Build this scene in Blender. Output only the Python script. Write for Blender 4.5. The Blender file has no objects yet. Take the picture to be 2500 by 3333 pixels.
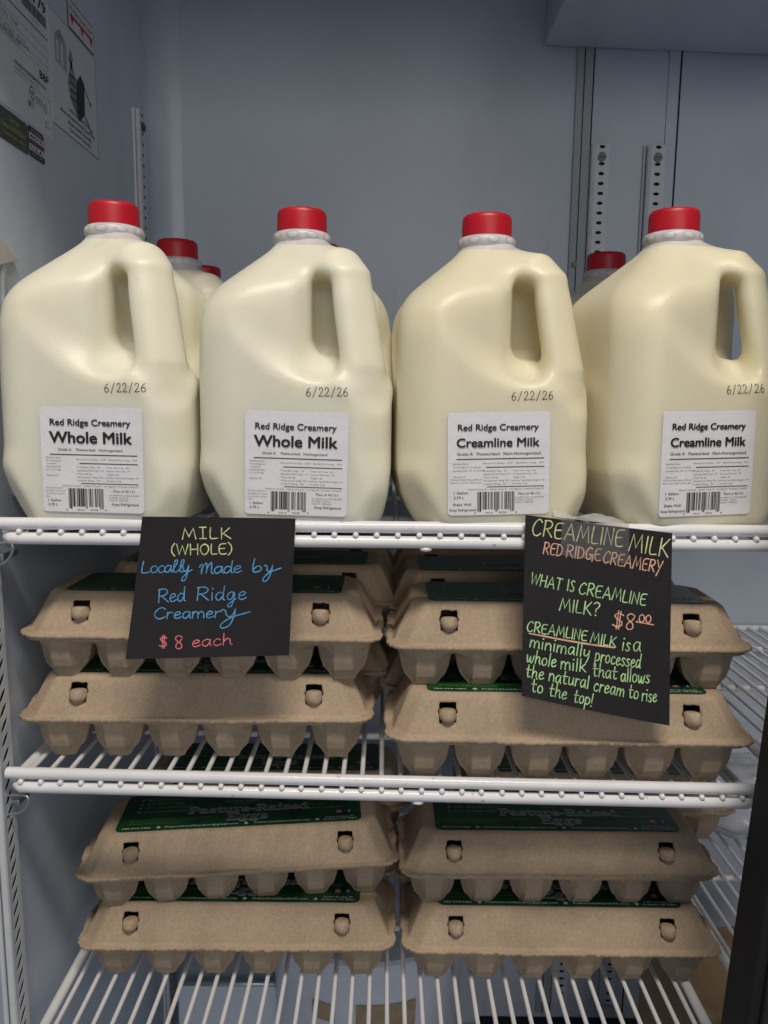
import bpy, bmesh, math, random
import numpy as np
from mathutils import Vector, Matrix
R = math.radians
random.seed(7)
SC = bpy.context.scene
COL = SC.collection

# ------------------------------------------------------------------ camera
cam_d = bpy.data.cameras.new('camera'); cam = bpy.data.objects.new('camera', cam_d); COL.objects.link(cam)
cam.location = (0, 0, 0)
cam_d.sensor_fit = 'HORIZONTAL'; cam_d.sensor_width = 36; cam_d.lens = 36.04
cam_d.clip_start = 0.01; cam_d.clip_end = 60
cam.rotation_mode = 'QUATERNION'
CAM_PITCH, CAM_YAW, CAM_ROLL = 8.5, 0.0, 0.6
cam.rotation_quaternion = (Matrix.Rotation(R(CAM_YAW), 4, 'Z') @ Matrix.Rotation(R(90 - CAM_PITCH), 4, 'X')
                           @ Matrix.Rotation(R(CAM_ROLL), 4, 'Z')).to_quaternion()
SC.camera = cam

# ------------------------------------------------------------------ world and lamps
w = bpy.data.worlds.new('World'); SC.world = w; w.use_nodes = True
w.node_tree.nodes['Background'].inputs[0].default_value = (0.47, 0.56, 0.73, 1)
w.node_tree.nodes['Background'].inputs[1].default_value = 0.25
def area(name, loc, target, sx, sy, watts, col):
    d = bpy.data.lights.new(name, 'AREA'); d.shape = 'RECTANGLE'; d.size = sx; d.size_y = sy
    d.energy = watts; d.color = col
    o = bpy.data.objects.new(name, d); COL.objects.link(o); o.location = loc
    o.rotation_euler = (Vector(target) - Vector(loc)).to_track_quat('-Z', 'Y').to_euler()
    return o
area('store_ceiling_light', (0.15, -0.45, 1.65), (0.0, 0.62, -0.15), 0.9, 0.25, 38, (1.0, 0.92, 0.81))
area('store_ceiling_light_far', (0.9, -4.0, 1.00), (0.0, 0.62, 0.0), 3.0, 1.2, 49, (1.0, 0.95, 0.90))
vs = SC.view_settings
vs.view_transform = 'Standard'; vs.look = 'None'; vs.exposure = -0.24; vs.gamma = 1.0
vs.use_curve_mapping = False

# ------------------------------------------------------------------ materials
def mat(name, col, rough=0.5, var=0.0, vscale=40.0, bump=0.0, bscale=300.0, spec=0.5, sss=0.0, sssr=(1, .8, .5), sscale=0.02,
        metal=0.0, trans=0.0, col2=None, alpha=1.0, coat=0.0, rvar=0.0, detail=4.0):
    m = bpy.data.materials.new(name); m.use_nodes = True
    nt = m.node_tree; b = nt.nodes['Principled BSDF']
    b.inputs['Base Color'].default_value = (*col, 1); b.inputs['Roughness'].default_value = rough
    b.inputs['Specular IOR Level'].default_value = spec; b.inputs['Metallic'].default_value = metal
    b.inputs['Transmission Weight'].default_value = trans; b.inputs['Alpha'].default_value = alpha
    b.inputs['Coat Weight'].default_value = coat
    if sss:
        b.inputs['Subsurface Weight'].default_value = sss
        b.inputs['Subsurface Radius'].default_value = sssr
        b.inputs['Subsurface Scale'].default_value = sscale
    tc = nt.nodes.new('ShaderNodeTexCoord')
    if var or col2:
        n = nt.nodes.new('ShaderNodeTexNoise'); n.inputs['Scale'].default_value = vscale; n.inputs['Detail'].default_value = detail
        nt.links.new(tc.outputs['Object'], n.inputs['Vector'])
        cr = nt.nodes.new('ShaderNodeValToRGB')
        c2 = col2 if col2 else tuple(c * (1 + var) for c in col)
        c1 = col if col2 else tuple(c * (1 - var) for c in col)
        cr.color_ramp.elements[0].color = (*c1, 1); cr.color_ramp.elements[0].position = 0.32
        cr.color_ramp.elements[1].color = (*c2, 1); cr.color_ramp.elements[1].position = 0.68
        nt.links.new(n.outputs['Fac'], cr.inputs['Fac']); nt.links.new(cr.outputs['Color'], b.inputs['Base Color'])
        if rvar:
            mr = nt.nodes.new('ShaderNodeMapRange'); mr.inputs['To Min'].default_value = rough - rvar; mr.inputs['To Max'].default_value = rough + rvar
            nt.links.new(n.outputs['Fac'], mr.inputs['Value']); nt.links.new(mr.outputs['Result'], b.inputs['Roughness'])
    if bump:
        n2 = nt.nodes.new('ShaderNodeTexNoise'); n2.inputs['Scale'].default_value = bscale; n2.inputs['Detail'].default_value = 3
        nt.links.new(tc.outputs['Object'], n2.inputs['Vector'])
        bp = nt.nodes.new('ShaderNodeBump'); bp.inputs['Strength'].default_value = bump; bp.inputs['Distance'].default_value = 0.001
        nt.links.new(n2.outputs['Fac'], bp.inputs['Height']); nt.links.new(bp.outputs['Normal'], b.inputs['Normal'])
    return m
M = {}
M['liner'] = mat('white_liner_paint', (0.51, 0.57, 0.65), 0.34, 0.06, 5, 0.03, 400)
def blemish(m, scale, lo, hi, col, stretch=(1, 1, 1), amt=1.0):
    nt = m.node_tree; b = nt.nodes['Principled BSDF']; src = b.inputs['Base Color'].links[0].from_socket
    tc = nt.nodes.new('ShaderNodeTexCoord'); mp = nt.nodes.new('ShaderNodeMapping'); mp.inputs['Scale'].default_value = stretch
    n = nt.nodes.new('ShaderNodeTexNoise'); n.inputs['Scale'].default_value = scale; n.inputs['Detail'].default_value = 7; n.inputs['Roughness'].default_value = .7
    nt.links.new(tc.outputs['Object'], mp.inputs['Vector']); nt.links.new(mp.outputs['Vector'], n.inputs['Vector'])
    rp = nt.nodes.new('ShaderNodeValToRGB'); rp.color_ramp.elements[0].position = lo; rp.color_ramp.elements[1].position = hi
    rp.color_ramp.elements[1].color = (amt, amt, amt, 1)
    mx = nt.nodes.new('ShaderNodeMix'); mx.data_type = 'RGBA'; nt.links.new(n.outputs['Fac'], rp.inputs['Fac']); nt.links.new(rp.outputs['Color'], mx.inputs[0])
    nt.links.new(src, mx.inputs[6]); mx.inputs[7].default_value = (*col, 1); nt.links.new(mx.outputs[2], b.inputs['Base Color'])
blemish(M['liner'], 26, .66, .72, (.26, .28, .31), (1, 1, .35), .3)
blemish(M['liner'], 5, .52, .72, (.36, .41, .48), (1, 1, .4), .5)
M['trim'] = mat('grey_trim', (0.34, 0.38, 0.40), 0.45, 0.05, 20)
M['groove'] = mat('dark_groove', (0.012, 0.013, 0.016), 0.8, 0.1, 20)
M['standard'] = mat('painted_standard', (0.60, 0.63, 0.66), 0.35, 0.05, 60)
M['screw'] = mat('screw_metal', (0.10, 0.11, 0.11), 0.4, 0.2, 600, metal=0.6)
M['wire'] = mat('white_epoxy', (0.80, 0.79, 0.80), 0.30, 0.03, 60, 0.05, 500, coat=0.2)
nt_ = M['wire'].node_tree; b_ = nt_.nodes['Principled BSDF']; src = b_.inputs['Base Color'].links[0].from_socket
tc_ = nt_.nodes.new('ShaderNodeTexCoord'); n3 = nt_.nodes.new('ShaderNodeTexNoise'); n3.inputs['Scale'].default_value = 75; n3.inputs['Detail'].default_value = 6; n3.inputs['Roughness'].default_value = .7
nt_.links.new(tc_.outputs['Object'], n3.inputs['Vector'])
rp_ = nt_.nodes.new('ShaderNodeValToRGB'); rp_.color_ramp.elements[0].position = .66; rp_.color_ramp.elements[1].position = .72; nt_.links.new(n3.outputs['Fac'], rp_.inputs['Fac'])
mx_ = nt_.nodes.new('ShaderNodeMix'); mx_.data_type = 'RGBA'; nt_.links.new(rp_.outputs['Color'], mx_.inputs[0]); nt_.links.new(src, mx_.inputs[6]); mx_.inputs[7].default_value = (.42, .38, .35, 1)
nt_.links.new(mx_.outputs[2], b_.inputs['Base Color'])
M['clip'] = mat('clip_steel', (0.42, 0.45, 0.47), 0.3, 0.1, 300, metal=0.7)
M['black'] = mat('black_door_post', (0.005, 0.005, 0.006), 0.75, 0.2, 30)
M['milk'] = mat('milk_in_jug', (0.80, 0.77, 0.625), 0.36, 0.02, 25, 0.22, 1200, sss=0.6, sssr=(1.0, .82, .38), sscale=0.02)
M['cream'] = mat('creamline_in_jug', (0.79, 0.73, 0.535), 0.36, 0.02, 25, 0.22, 1200, sss=0.6, sssr=(1.0, .82, .36), sscale=0.02)
M['hdpe'] = mat('empty_jug_plastic', (0.60, 0.57, 0.565), 0.38, 0.05, 80, 0.10, 900, sss=0.3, sscale=0.006)
M['bead'] = mat('pale_tamper_ring', (0.72, 0.70, 0.69), 0.4, 0.05, 200, sss=0.3, sscale=0.004)
M['cap'] = mat('red_cap', (0.48, 0.006, 0.018), 0.42, 0.08, 60, 0.05, 600)
M['paper'] = mat('white_label_paper', (0.80, 0.78, 0.80), 0.5, 0.03, 70, 0.5, 110)
M['ink'] = mat('black_ink', (0.012, 0.011, 0.013), 0.6, 0.2, 300)
M['inkgrey'] = mat('small_print_ink', (0.10, 0.095, 0.10), 0.6, 0.3, 400)
M['dateink'] = mat('date_ink', (0.045, 0.04, 0.035), 0.6, 0.3, 900)
M['pulp'] = mat('moulded_pulp', (0.395, 0.292, 0.195), 0.95, 0.0, 420, 0.35, 1100, spec=0.15, col2=(0.475, 0.358, 0.242), detail=8)
M['pulpdark'] = mat('moulded_pulp_tray', (0.365, 0.28, 0.19), 0.95, 0.0, 300, 0.4, 900, spec=0.15, col2=(0.42, 0.33, 0.235), detail=8)
blemish(M['pulp'], 620, .66, .70, (.20, .14, .09), (1, .35, 1), .7); blemish(M['pulp'], 90, .64, .72, (.27, .20, .135), (1, 1, 1), .6); blemish(M['pulpdark'], 500, .66, .70, (.20, .15, .10), (1, .35, 1), .6)
for k_ in ('pulp', 'pulpdark'):
    nt_ = M[k_].node_tree; b_ = nt_.nodes['Principled BSDF']; src = b_.inputs['Base Color'].links[0].from_socket
    oi = nt_.nodes.new('ShaderNodeObjectInfo'); tc_ = nt_.nodes.new('ShaderNodeTexCoord')
    n3 = nt_.nodes.new('ShaderNodeTexNoise'); n3.inputs['Scale'].default_value = 22; n3.inputs['Detail'].default_value = 5
    ad = nt_.nodes.new('ShaderNodeVectorMath'); ad.operation = 'ADD'; nt_.links.new(tc_.outputs['Object'], ad.inputs[0]); nt_.links.new(oi.outputs['Random'], ad.inputs[1])
    nt_.links.new(ad.outputs[0], n3.inputs['Vector'])
    mr_ = nt_.nodes.new('ShaderNodeMapRange'); mr_.inputs['From Min'].default_value = .3; mr_.inputs['From Max'].default_value = .7; mr_.inputs['To Min'].default_value = .84; mr_.inputs['To Max'].default_value = 1.10
    nt_.links.new(n3.outputs['Fac'], mr_.inputs['Value'])
    hv = nt_.nodes.new('ShaderNodeHueSaturation'); hv.inputs['Saturation'].default_value = .94
    nt_.links.new(src, hv.inputs['Color']); nt_.links.new(mr_.outputs['Result'], hv.inputs['Value']); nt_.links.new(hv.outputs['Color'], b_.inputs['Base Color'])
M['green'] = mat('green_label', (0.004, 0.030, 0.013), 0.30, 0.0, 26, 0.02, 200, col2=(0.011, 0.088, 0.026))
M['greentxt'] = mat('pale_label_print', (0.52, 0.56, 0.52), 0.5, 0.1, 200)
M['greendim'] = mat('dim_label_print', (0.24, 0.33, 0.26), 0.5, 0.1, 200)
M['greenyel'] = mat('lime_label_print', (0.16, 0.32, 0.06), 0.5, 0.1, 200)
M['outline'] = mat('title_outline', (0.36, 0.37, 0.38), 0.5, 0.1, 200)
M['titlefill'] = mat('title_fill', (0.12, 0.15, 0.14), 0.5, 0.1, 200)
M['pinkicon'] = mat('pink_icon', (0.50, 0.12, 0.16), 0.5, 0.1, 200)
M['blueicon'] = mat('blue_icon', (0.03, 0.06, 0.16), 0.5, 0.1, 200)
M['sign'] = mat('black_card', (0.019, 0.0172, 0.0175), 0.7, 0.10, 60, 0.15, 900, spec=0.3)
blemish(M['sign'], 40, .60, .74, (.030, .029, .031), (1, 1, .5), .8)
M['chalkyel'] = mat('yellow_green_marker', (0.68, 0.76, 0.36), 0.6, 0.30, 170)
M['chalkblue'] = mat('blue_marker', (0.10, 0.36, 0.66), 0.6, 0.30, 170)
M['chalkred'] = mat('coral_marker', (0.72, 0.16, 0.19), 0.6, 0.30, 170)
M['chalkgreen'] = mat('green_marker', (0.46, 0.74, 0.34), 0.6, 0.30, 170)
M['chalkor'] = mat('peach_marker', (0.80, 0.44, 0.30), 0.6, 0.30, 170)
M['tape'] = mat('clear_tape', (0.40, 0.39, 0.39), 0.2, 0.1, 200, 0.8, 120, alpha=0.20)
M['tapeedge'] = mat('clear_tape_lip', (0.75, 0.75, 0.72), 0.2, 0.1, 200, 0.8, 120, alpha=0.55)
M['stk'] = mat('white_sticker', (0.62, 0.645, 0.68), 0.4, 0.02, 60)
M['red'] = mat('red_print', (0.42, 0.02, 0.03), 0.5, 0.1, 200)
M['stkgreen'] = mat('green_sticker', (0.012, 0.022, 0.016), 0.4, 0.0, 90, col2=(0.035, 0.05, 0.02))
M['gold'] = mat('gold_print', (0.36, 0.32, 0.10), 0.5, 0.1, 200)
M['navy'] = mat('navy_print', (0.014, 0.016, 0.022), 0.45, 0.1, 200)
M['maroon'] = mat('maroon_print', (0.14, 0.015, 0.025), 0.5, 0.1, 200)
M['greyprint'] = mat('grey_print', (0.22, 0.23, 0.24), 0.5, 0.3, 150)
M['tub'] = mat('white_plastic_tub', (0.58, 0.61, 0.68), 0.3, 0.08, 14, 0.15, 30, sss=0.2, sscale=0.01)
M['kraft'] = mat('kraft_cardboard', (0.30, 0.20, 0.11), 0.9, 0.10, 40, 0.2, 300)
M['patch'] = mat('brown_tape_patch', (0.34, 0.24, 0.15), 0.5, 0.15, 60)
M['bag'] = mat('crumpled_bag_film', (0.62, 0.66, 0.72), 0.22, 0.1, 30, 0.6, 60, trans=0.25)

# ------------------------------------------------------------------ helpers
def mesh(name, verts, faces, m, parent=None, smooth=False, mats=None, fmat=None):
    me = bpy.data.meshes.new(name)
    me.from_pydata([tuple(map(float, v)) for v in verts], [], [tuple(map(int, f)) for f in faces])
    for x in (mats if mats else [m]): me.materials.append(x)
    if fmat is not None: me.polygons.foreach_set('material_index', np.asarray(fmat, dtype=np.int32))
    if smooth: me.polygons.foreach_set('use_smooth', np.ones(len(me.polygons), dtype=bool))
    me.update()
    o = bpy.data.objects.new(name, me); COL.objects.link(o)
    if parent is not None: o.parent = parent
    return o
class MB:
    """collects shapes, then links them as one mesh object"""
    def __init__(s): s.v = []; s.f = []; s.m = []
    def add(s, v, f, mi=0):
        k = len(s.v); s.v += [tuple(x) for x in v]; s.f += [tuple(i + k for i in q) for q in f]; s.m += [mi] * len(f)
    def box(s, lo, hi, mi=0, bev=0.0):
        bm = bmesh.new(); bmesh.ops.create_cube(bm, size=1)
        for v in bm.verts: v.co = Vector([(lo[i] + hi[i]) / 2 + v.co[i] * (hi[i] - lo[i]) for i in range(3)])
        if bev: bmesh.ops.bevel(bm, geom=bm.edges[:], offset=bev, segments=2, affect='EDGES', profile=0.5)
        bm.verts.index_update()
        s.add([v.co[:] for v in bm.verts], [[v.index for v in f.verts] for f in bm.faces], mi); bm.free()
    def tube(s, pts, r, n=10, mi=0, cap=True):
        pts = [Vector(p) for p in pts]; rings = []; k = len(pts); prev = None
        for i, p in enumerate(pts):
            t = (pts[min(i + 1, k - 1)] - pts[max(i - 1, 0)]).normalized()
            if prev is None:
                a = Vector((0, 0, 1)) if abs(t.z) < .9 else Vector((1, 0, 0))
                u = t.cross(a).normalized()
            else:
                u = (prev - t * prev.dot(t)).normalized()
            prev = u; q = t.cross(u)
            rings.append([p + (u * math.cos(2 * math.pi * j / n) + q * math.sin(2 * math.pi * j / n)) * r for j in range(n)])
        v = [x[:] for rg in rings for x in rg]; f = []
        for i in range(k - 1):
            for j in range(n):
                a = i * n + j; b = i * n + (j + 1) % n
                f.append((a, b, b + n, a + n))
        if cap: f.append(tuple(range(n - 1, -1, -1))); f.append(tuple((k - 1) * n + j for j in range(n)))
        s.add(v, f, mi)
    def ball(s, c, r, mi=0, seg=10, rings=7):
        rr = (r, r, r) if not hasattr(r, '__len__') else r
        v = [(c[0], c[1], c[2] + rr[2])]; f = []
        for i in range(1, rings):
            th = math.pi * i / rings
            for j in range(seg):
                ph = 2 * math.pi * j / seg
                v.append((c[0] + rr[0] * math.sin(th) * math.cos(ph), c[1] + rr[1] * math.sin(th) * math.sin(ph), c[2] + rr[2] * math.cos(th)))
        v.append((c[0], c[1], c[2] - rr[2]))
        for j in range(seg): f.append((0, 1 + j, 1 + (j + 1) % seg))
        for i in range(rings - 2):
            for j in range(seg):
                a = 1 + i * seg + j; b = 1 + i * seg + (j + 1) % seg
                f.append((a, a + seg, b + seg, b))
        e = len(v) - 1; o = 1 + (rings - 2) * seg
        for j in range(seg): f.append((o + j, e, o + (j + 1) % seg))
        s.add(v, f, mi)
    def prism(s, poly, z0, z1, mi=0):
        n = len(poly)
        v = [(x, y, z0) for x, y in poly] + [(x, y, z1) for x, y in poly]
        f = [tuple(range(n - 1, -1, -1)), tuple(range(n, 2 * n))] + [(i, (i + 1) % n, n + (i + 1) % n, n + i) for i in range(n)]
        s.add(v, f, mi)
    def build(s, name, m, parent=None, smooth=False):
        ms = m if isinstance(m, list) else [m]
        o = mesh(name, s.v, s.f, None, parent, smooth, ms, s.m)
        return o
def autosmooth(o, deg=35):
    me = o.data
    me.polygons.foreach_set('use_smooth', np.ones(len(me.polygons), dtype=bool))
    bm = bmesh.new(); bm.from_mesh(me)
    for e in bm.edges:
        if len(e.link_faces) == 2 and e.calc_face_angle(0) > R(deg): e.smooth = False
    bm.to_mesh(me); bm.free()
    return o
def tag(o, label=None, cat=None, group=None, kind=None):
    if label: o['label'] = label
    if cat: o['category'] = cat
    if group: o['group'] = group
    if kind: o['kind'] = kind
    return o
def empty(name, loc, rz=0.0, label=None, cat=None, group=None):
    o = bpy.data.objects.new(name, None); COL.objects.link(o); o.empty_display_size = 0.02
    o.location = loc; o.rotation_euler = (0, 0, rz)
    return tag(o, label, cat, group)
def dup(root, loc, rz, label, group=None, tilt=(0, 0), skip=()):
    def rec(o, parent):
        c = o.copy(); COL.objects.link(c)
        if parent is not None: c.parent = parent
        for ch in o.children:
            if ch.name.split('.')[0] not in skip: rec(ch, c)
        return c
    r = rec(root, None); r.location = loc; r.rotation_euler = (tilt[0], tilt[1], rz)
    tag(r, label, None, group)
    return r

# ---- level-set surfaces (naive surface nets)
def smin(a, b, k):
    h = np.clip(0.5 + 0.5 * (b - a) / k, 0, 1); return b * (1 - h) + a * h - k * h * (1 - h)
def smax(a, b, k): return -smin(-a, -b, k)
def nets(f, lo, hi, h, relax=2):
    ax = [np.arange(lo[i], hi[i] + h, h) for i in range(3)]
    X, Y, Z = np.meshgrid(*ax, indexing='ij'); V = f(X, Y, Z); S = V < 0
    nx, ny, nz = (s - 1 for s in V.shape)
    c = lambda A, i, j, k: A[i:i + nx, j:j + ny, k:k + nz]
    cnt = np.zeros((nx, ny, nz)); acc = [np.zeros((nx, ny, nz)) for _ in range(3)]
    corners = [(i, j, k) for i in (0, 1) for j in (0, 1) for k in (0, 1)]
    for a in corners:
        for d in range(3):
            if a[d] == 0:
                b = list(a); b[d] = 1
                va, vb = c(V, *a), c(V, *b); x = (va < 0) != (vb < 0)
                t = np.where(x, va / np.where(x, va - vb, 1), 0)
                cnt += x
                for q in range(3):
                    acc[q] += np.where(x, a[q] + (t if q == d else 0), 0)
    act = cnt > 0; idx = -np.ones(act.shape, dtype=np.int64); idx[act] = np.arange(act.sum())
    I = np.argwhere(act); P = np.stack([acc[q][act] / cnt[act] for q in range(3)], 1)
    P = np.array(lo) + (I + P) * h
    F = []
    for d in range(3):
        e1, e2 = [(1, 2), (2, 0), (0, 1)][d]
        sl0 = [slice(1, -1)] * 3; sl1 = [slice(1, -1)] * 3
        sl0[d] = slice(0, -1); sl1[d] = slice(1, None)
        A, B = S[tuple(sl0)], S[tuple(sl1)]
        E = np.argwhere(A != B); 
        off = np.array([1, 1, 1]); off[d] = 0
        G = E + off; flip = A[tuple(E.T)]
        o1 = np.zeros(3, int); o1[e1] = 1; o2 = np.zeros(3, int); o2[e2] = 1
        q = [idx[tuple((G - x).T)] for x in (o1 * 0, o1, o1 + o2, o2)]
        Q = np.stack(q, 1); Q[~flip] = Q[~flip][:, ::-1]
        F.append(Q)
    F = np.concatenate(F)
    F = F[(F >= 0).all(1)]
    e = h * 0.3
    for _ in range(relax):
        x, y, z = P.T; v = f(x, y, z)
        g = np.stack([f(x + e, y, z) - f(x - e, y, z), f(x, y + e, z) - f(x, y - e, z), f(x, y, z + e) - f(x, y, z - e)], 1) / (2 * e)
        n2 = np.maximum((g * g).sum(1), 0.05)
        P = P - g * np.clip(v / n2, -h, h)[:, None] * 0.8
    return P, F
def lap(P, F, it, lam=0.5):
    n = len(P)
    for _ in range(it):
        s = np.zeros_like(P); c = np.zeros(n)
        for a, b in ((0, 1), (1, 2), (2, 3), (3, 0)):
            np.add.at(s, F[:, a], P[F[:, b]]); np.add.at(c, F[:, a], 1)
            np.add.at(s, F[:, b], P[F[:, a]]); np.add.at(c, F[:, b], 1)
        P = P + lam * (s / np.maximum(c, 1)[:, None] - P)
    return P
def rbox2(x, y, ax, ay, r):
    qx = np.abs(x) - (ax - r); qy = np.abs(y) - (ay - r)
    return np.hypot(np.maximum(qx, 0), np.maximum(qy, 0)) + np.minimum(np.maximum(qx, qy), 0) - r
def waves(x, y, z, s, seed):
    rs = np.random.RandomState(seed); v = 0
    for i in range(6):
        k = rs.normal(size=3) * s; v = v + np.sin(k[0] * x + k[1] * y + k[2] * z + rs.uniform(0, 6.28))
    return v / 6

# ---- lettering
_tc = {}
def text_poly(s, bold=0.0, res=2, shear=0.0):
    key = (s, bold, res, shear)
    if key not in _tc:
        cu = bpy.data.curves.new('t', 'FONT'); cu.body = s; cu.size = 1; cu.offset = bold; cu.resolution_u = res; cu.shear = shear
        ob = bpy.data.objects.new('t', cu); me = bpy.data.meshes.new_from_object(ob)
        v = np.array([p.co[:2] for p in me.vertices]) if len(me.vertices) else np.zeros((0, 2))
        f = [tuple(p.vertices) for p in me.polygons]
        bpy.data.objects.remove(ob); bpy.data.curves.remove(cu); bpy.data.meshes.remove(me)
        _tc[key] = (v, f)
    return _tc[key]
CAP = 0.729
class Print:
    """flat print in a u,v sheet; fn maps (u, v, lift) to a point"""
    def __init__(s, fn): s.b = MB(); s.fn = fn; s.lift = 0.0
    def text(s, t, x0, x1, y, h, mi=0, bold=0.0, res=2, level=0, shear=0.0, keep=False, slope=0.0, fat=0.0):
        if fat:
            for i, (a, c) in enumerate(((-1, 0), (1, 0), (0, .8), (0, -.8), (-.7, -.6), (.7, .6), (-.7, .6), (.7, -.6))):
                s.text(t, x0 + a * fat * h, x1 + a * fat * h, y + c * fat * h, h, mi, bold, res, level + 1.5 * (i + 1), shear, keep, slope)
        v, f = text_poly(t, bold, res, shear)
        if not len(v): return
        xa, xb = v[:, 0].min(), v[:, 0].max()
        k = (x1 - x0) / (xb - xa)
        if keep: k = h / CAP; 
        X = x0 + (v[:, 0] - xa) * k; Y = y + v[:, 1] * h / CAP + slope * (X - x0)
        s.b.add([s.fn(a, b, level) for a, b in zip(X, Y)], f, mi)
    def rect(s, x0, y0, x1, y1, mi=0, level=0, n=1):
        s.quad([(x0, y0), (x1, y0), (x1, y1), (x0, y1)], mi, level)
    def quad(s, p, mi=0, level=0):
        s.b.add([s.fn(a, b, level) for a, b in p], [tuple(range(len(p)))], mi)
    def disc(s, x, y, rx, ry, mi=0, level=0, n=16, a0=0.0):
        s.quad([(x + rx * math.cos(2 * math.pi * i / n + a0), y + ry * math.sin(2 * math.pi * i / n + a0)) for i in range(n)], mi, level)
    def stroke(s, pts, wd, mi=0, level=0.0, ws=1.0):
        pts = [np.array(p, float) for p in pts]
        q = [pts[0]]
        for p in pts[1:]:
            if np.hypot(*(p - q[-1])) > 1e-9: q.append(p)
        pts = q
        if len(pts) == 1: s.disc(pts[0][0], pts[0][1], wd * .6, wd * .6, mi, level + s.lift, 10); s.lift += .004; return
        n = len(pts); v = []; f = []
        d = [(pts[i + 1] - pts[i]) / np.hypot(*(pts[i + 1] - pts[i])) for i in range(n - 1)]
        r = wd / 2
        nrm = []
        for i in range(n):
            a = d[max(i - 1, 0)]; b = d[min(i, n - 2)]; t = a + b; l = np.hypot(*t)
            t = b if l < .3 else t / l
            m = np.array([-t[1], t[0]]); k = 1 / max(.6, abs(m[0] * -b[1] + m[1] * b[0])); nrm.append(m * k)
        L = level + s.lift
        for i in range(n):
            rr = r * (1 + .12 * math.sin(i * 1.3 + len(s.b.v)))
            for sg in (1, -1):
                p = pts[i] + nrm[i] * rr * sg; v.append(s.fn(p[0], p[1], L + i * .0007))
        for i in range(n - 1): f.append((2 * i, 2 * i + 1, 2 * i + 3, 2 * i + 2))
        for e, (i, dr) in enumerate(((0, -d[0]), (n - 1, d[-1]))):
            m = np.array([-dr[1], dr[0]]); k0 = len(v)
            for j in range(1, 5):
                a = math.pi * j / 5 - math.pi / 2
                p = pts[i] + dr * r * math.cos(a) + m * r * math.sin(a); v.append(s.fn(p[0], p[1], L + i * .0007))
            ends = (2 * i, 2 * i + 1) if e == 1 else (2 * i + 1, 2 * i)
            f.append((ends[1], *range(k0, k0 + 4), ends[0]))
        s.lift += .0007 * n + .003
        s.b.add(v, f, mi)
    def build(s, name, mats, parent): return s.b.build(name, mats, parent)
def cr(pts, n=5):
    """Catmull-Rom through the points"""
    p = [np.array(q, float) for q in pts]
    if len(p) < 3: return p
    p = [2 * p[0] - p[1]] + p + [2 * p[-1] - p[-2]]; out = []
    for i in range(1, len(p) - 2):
        for j in range(n):
            t = j / n; a, b, c, d = p[i - 1:i + 3]
            out.append(.5 * (2 * b + (c - a) * t + (2 * a - 5 * b + 4 * c - d) * t * t + (3 * b - a - 3 * c + d) * t ** 3))
    out.append(p[-2]); return out
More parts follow.
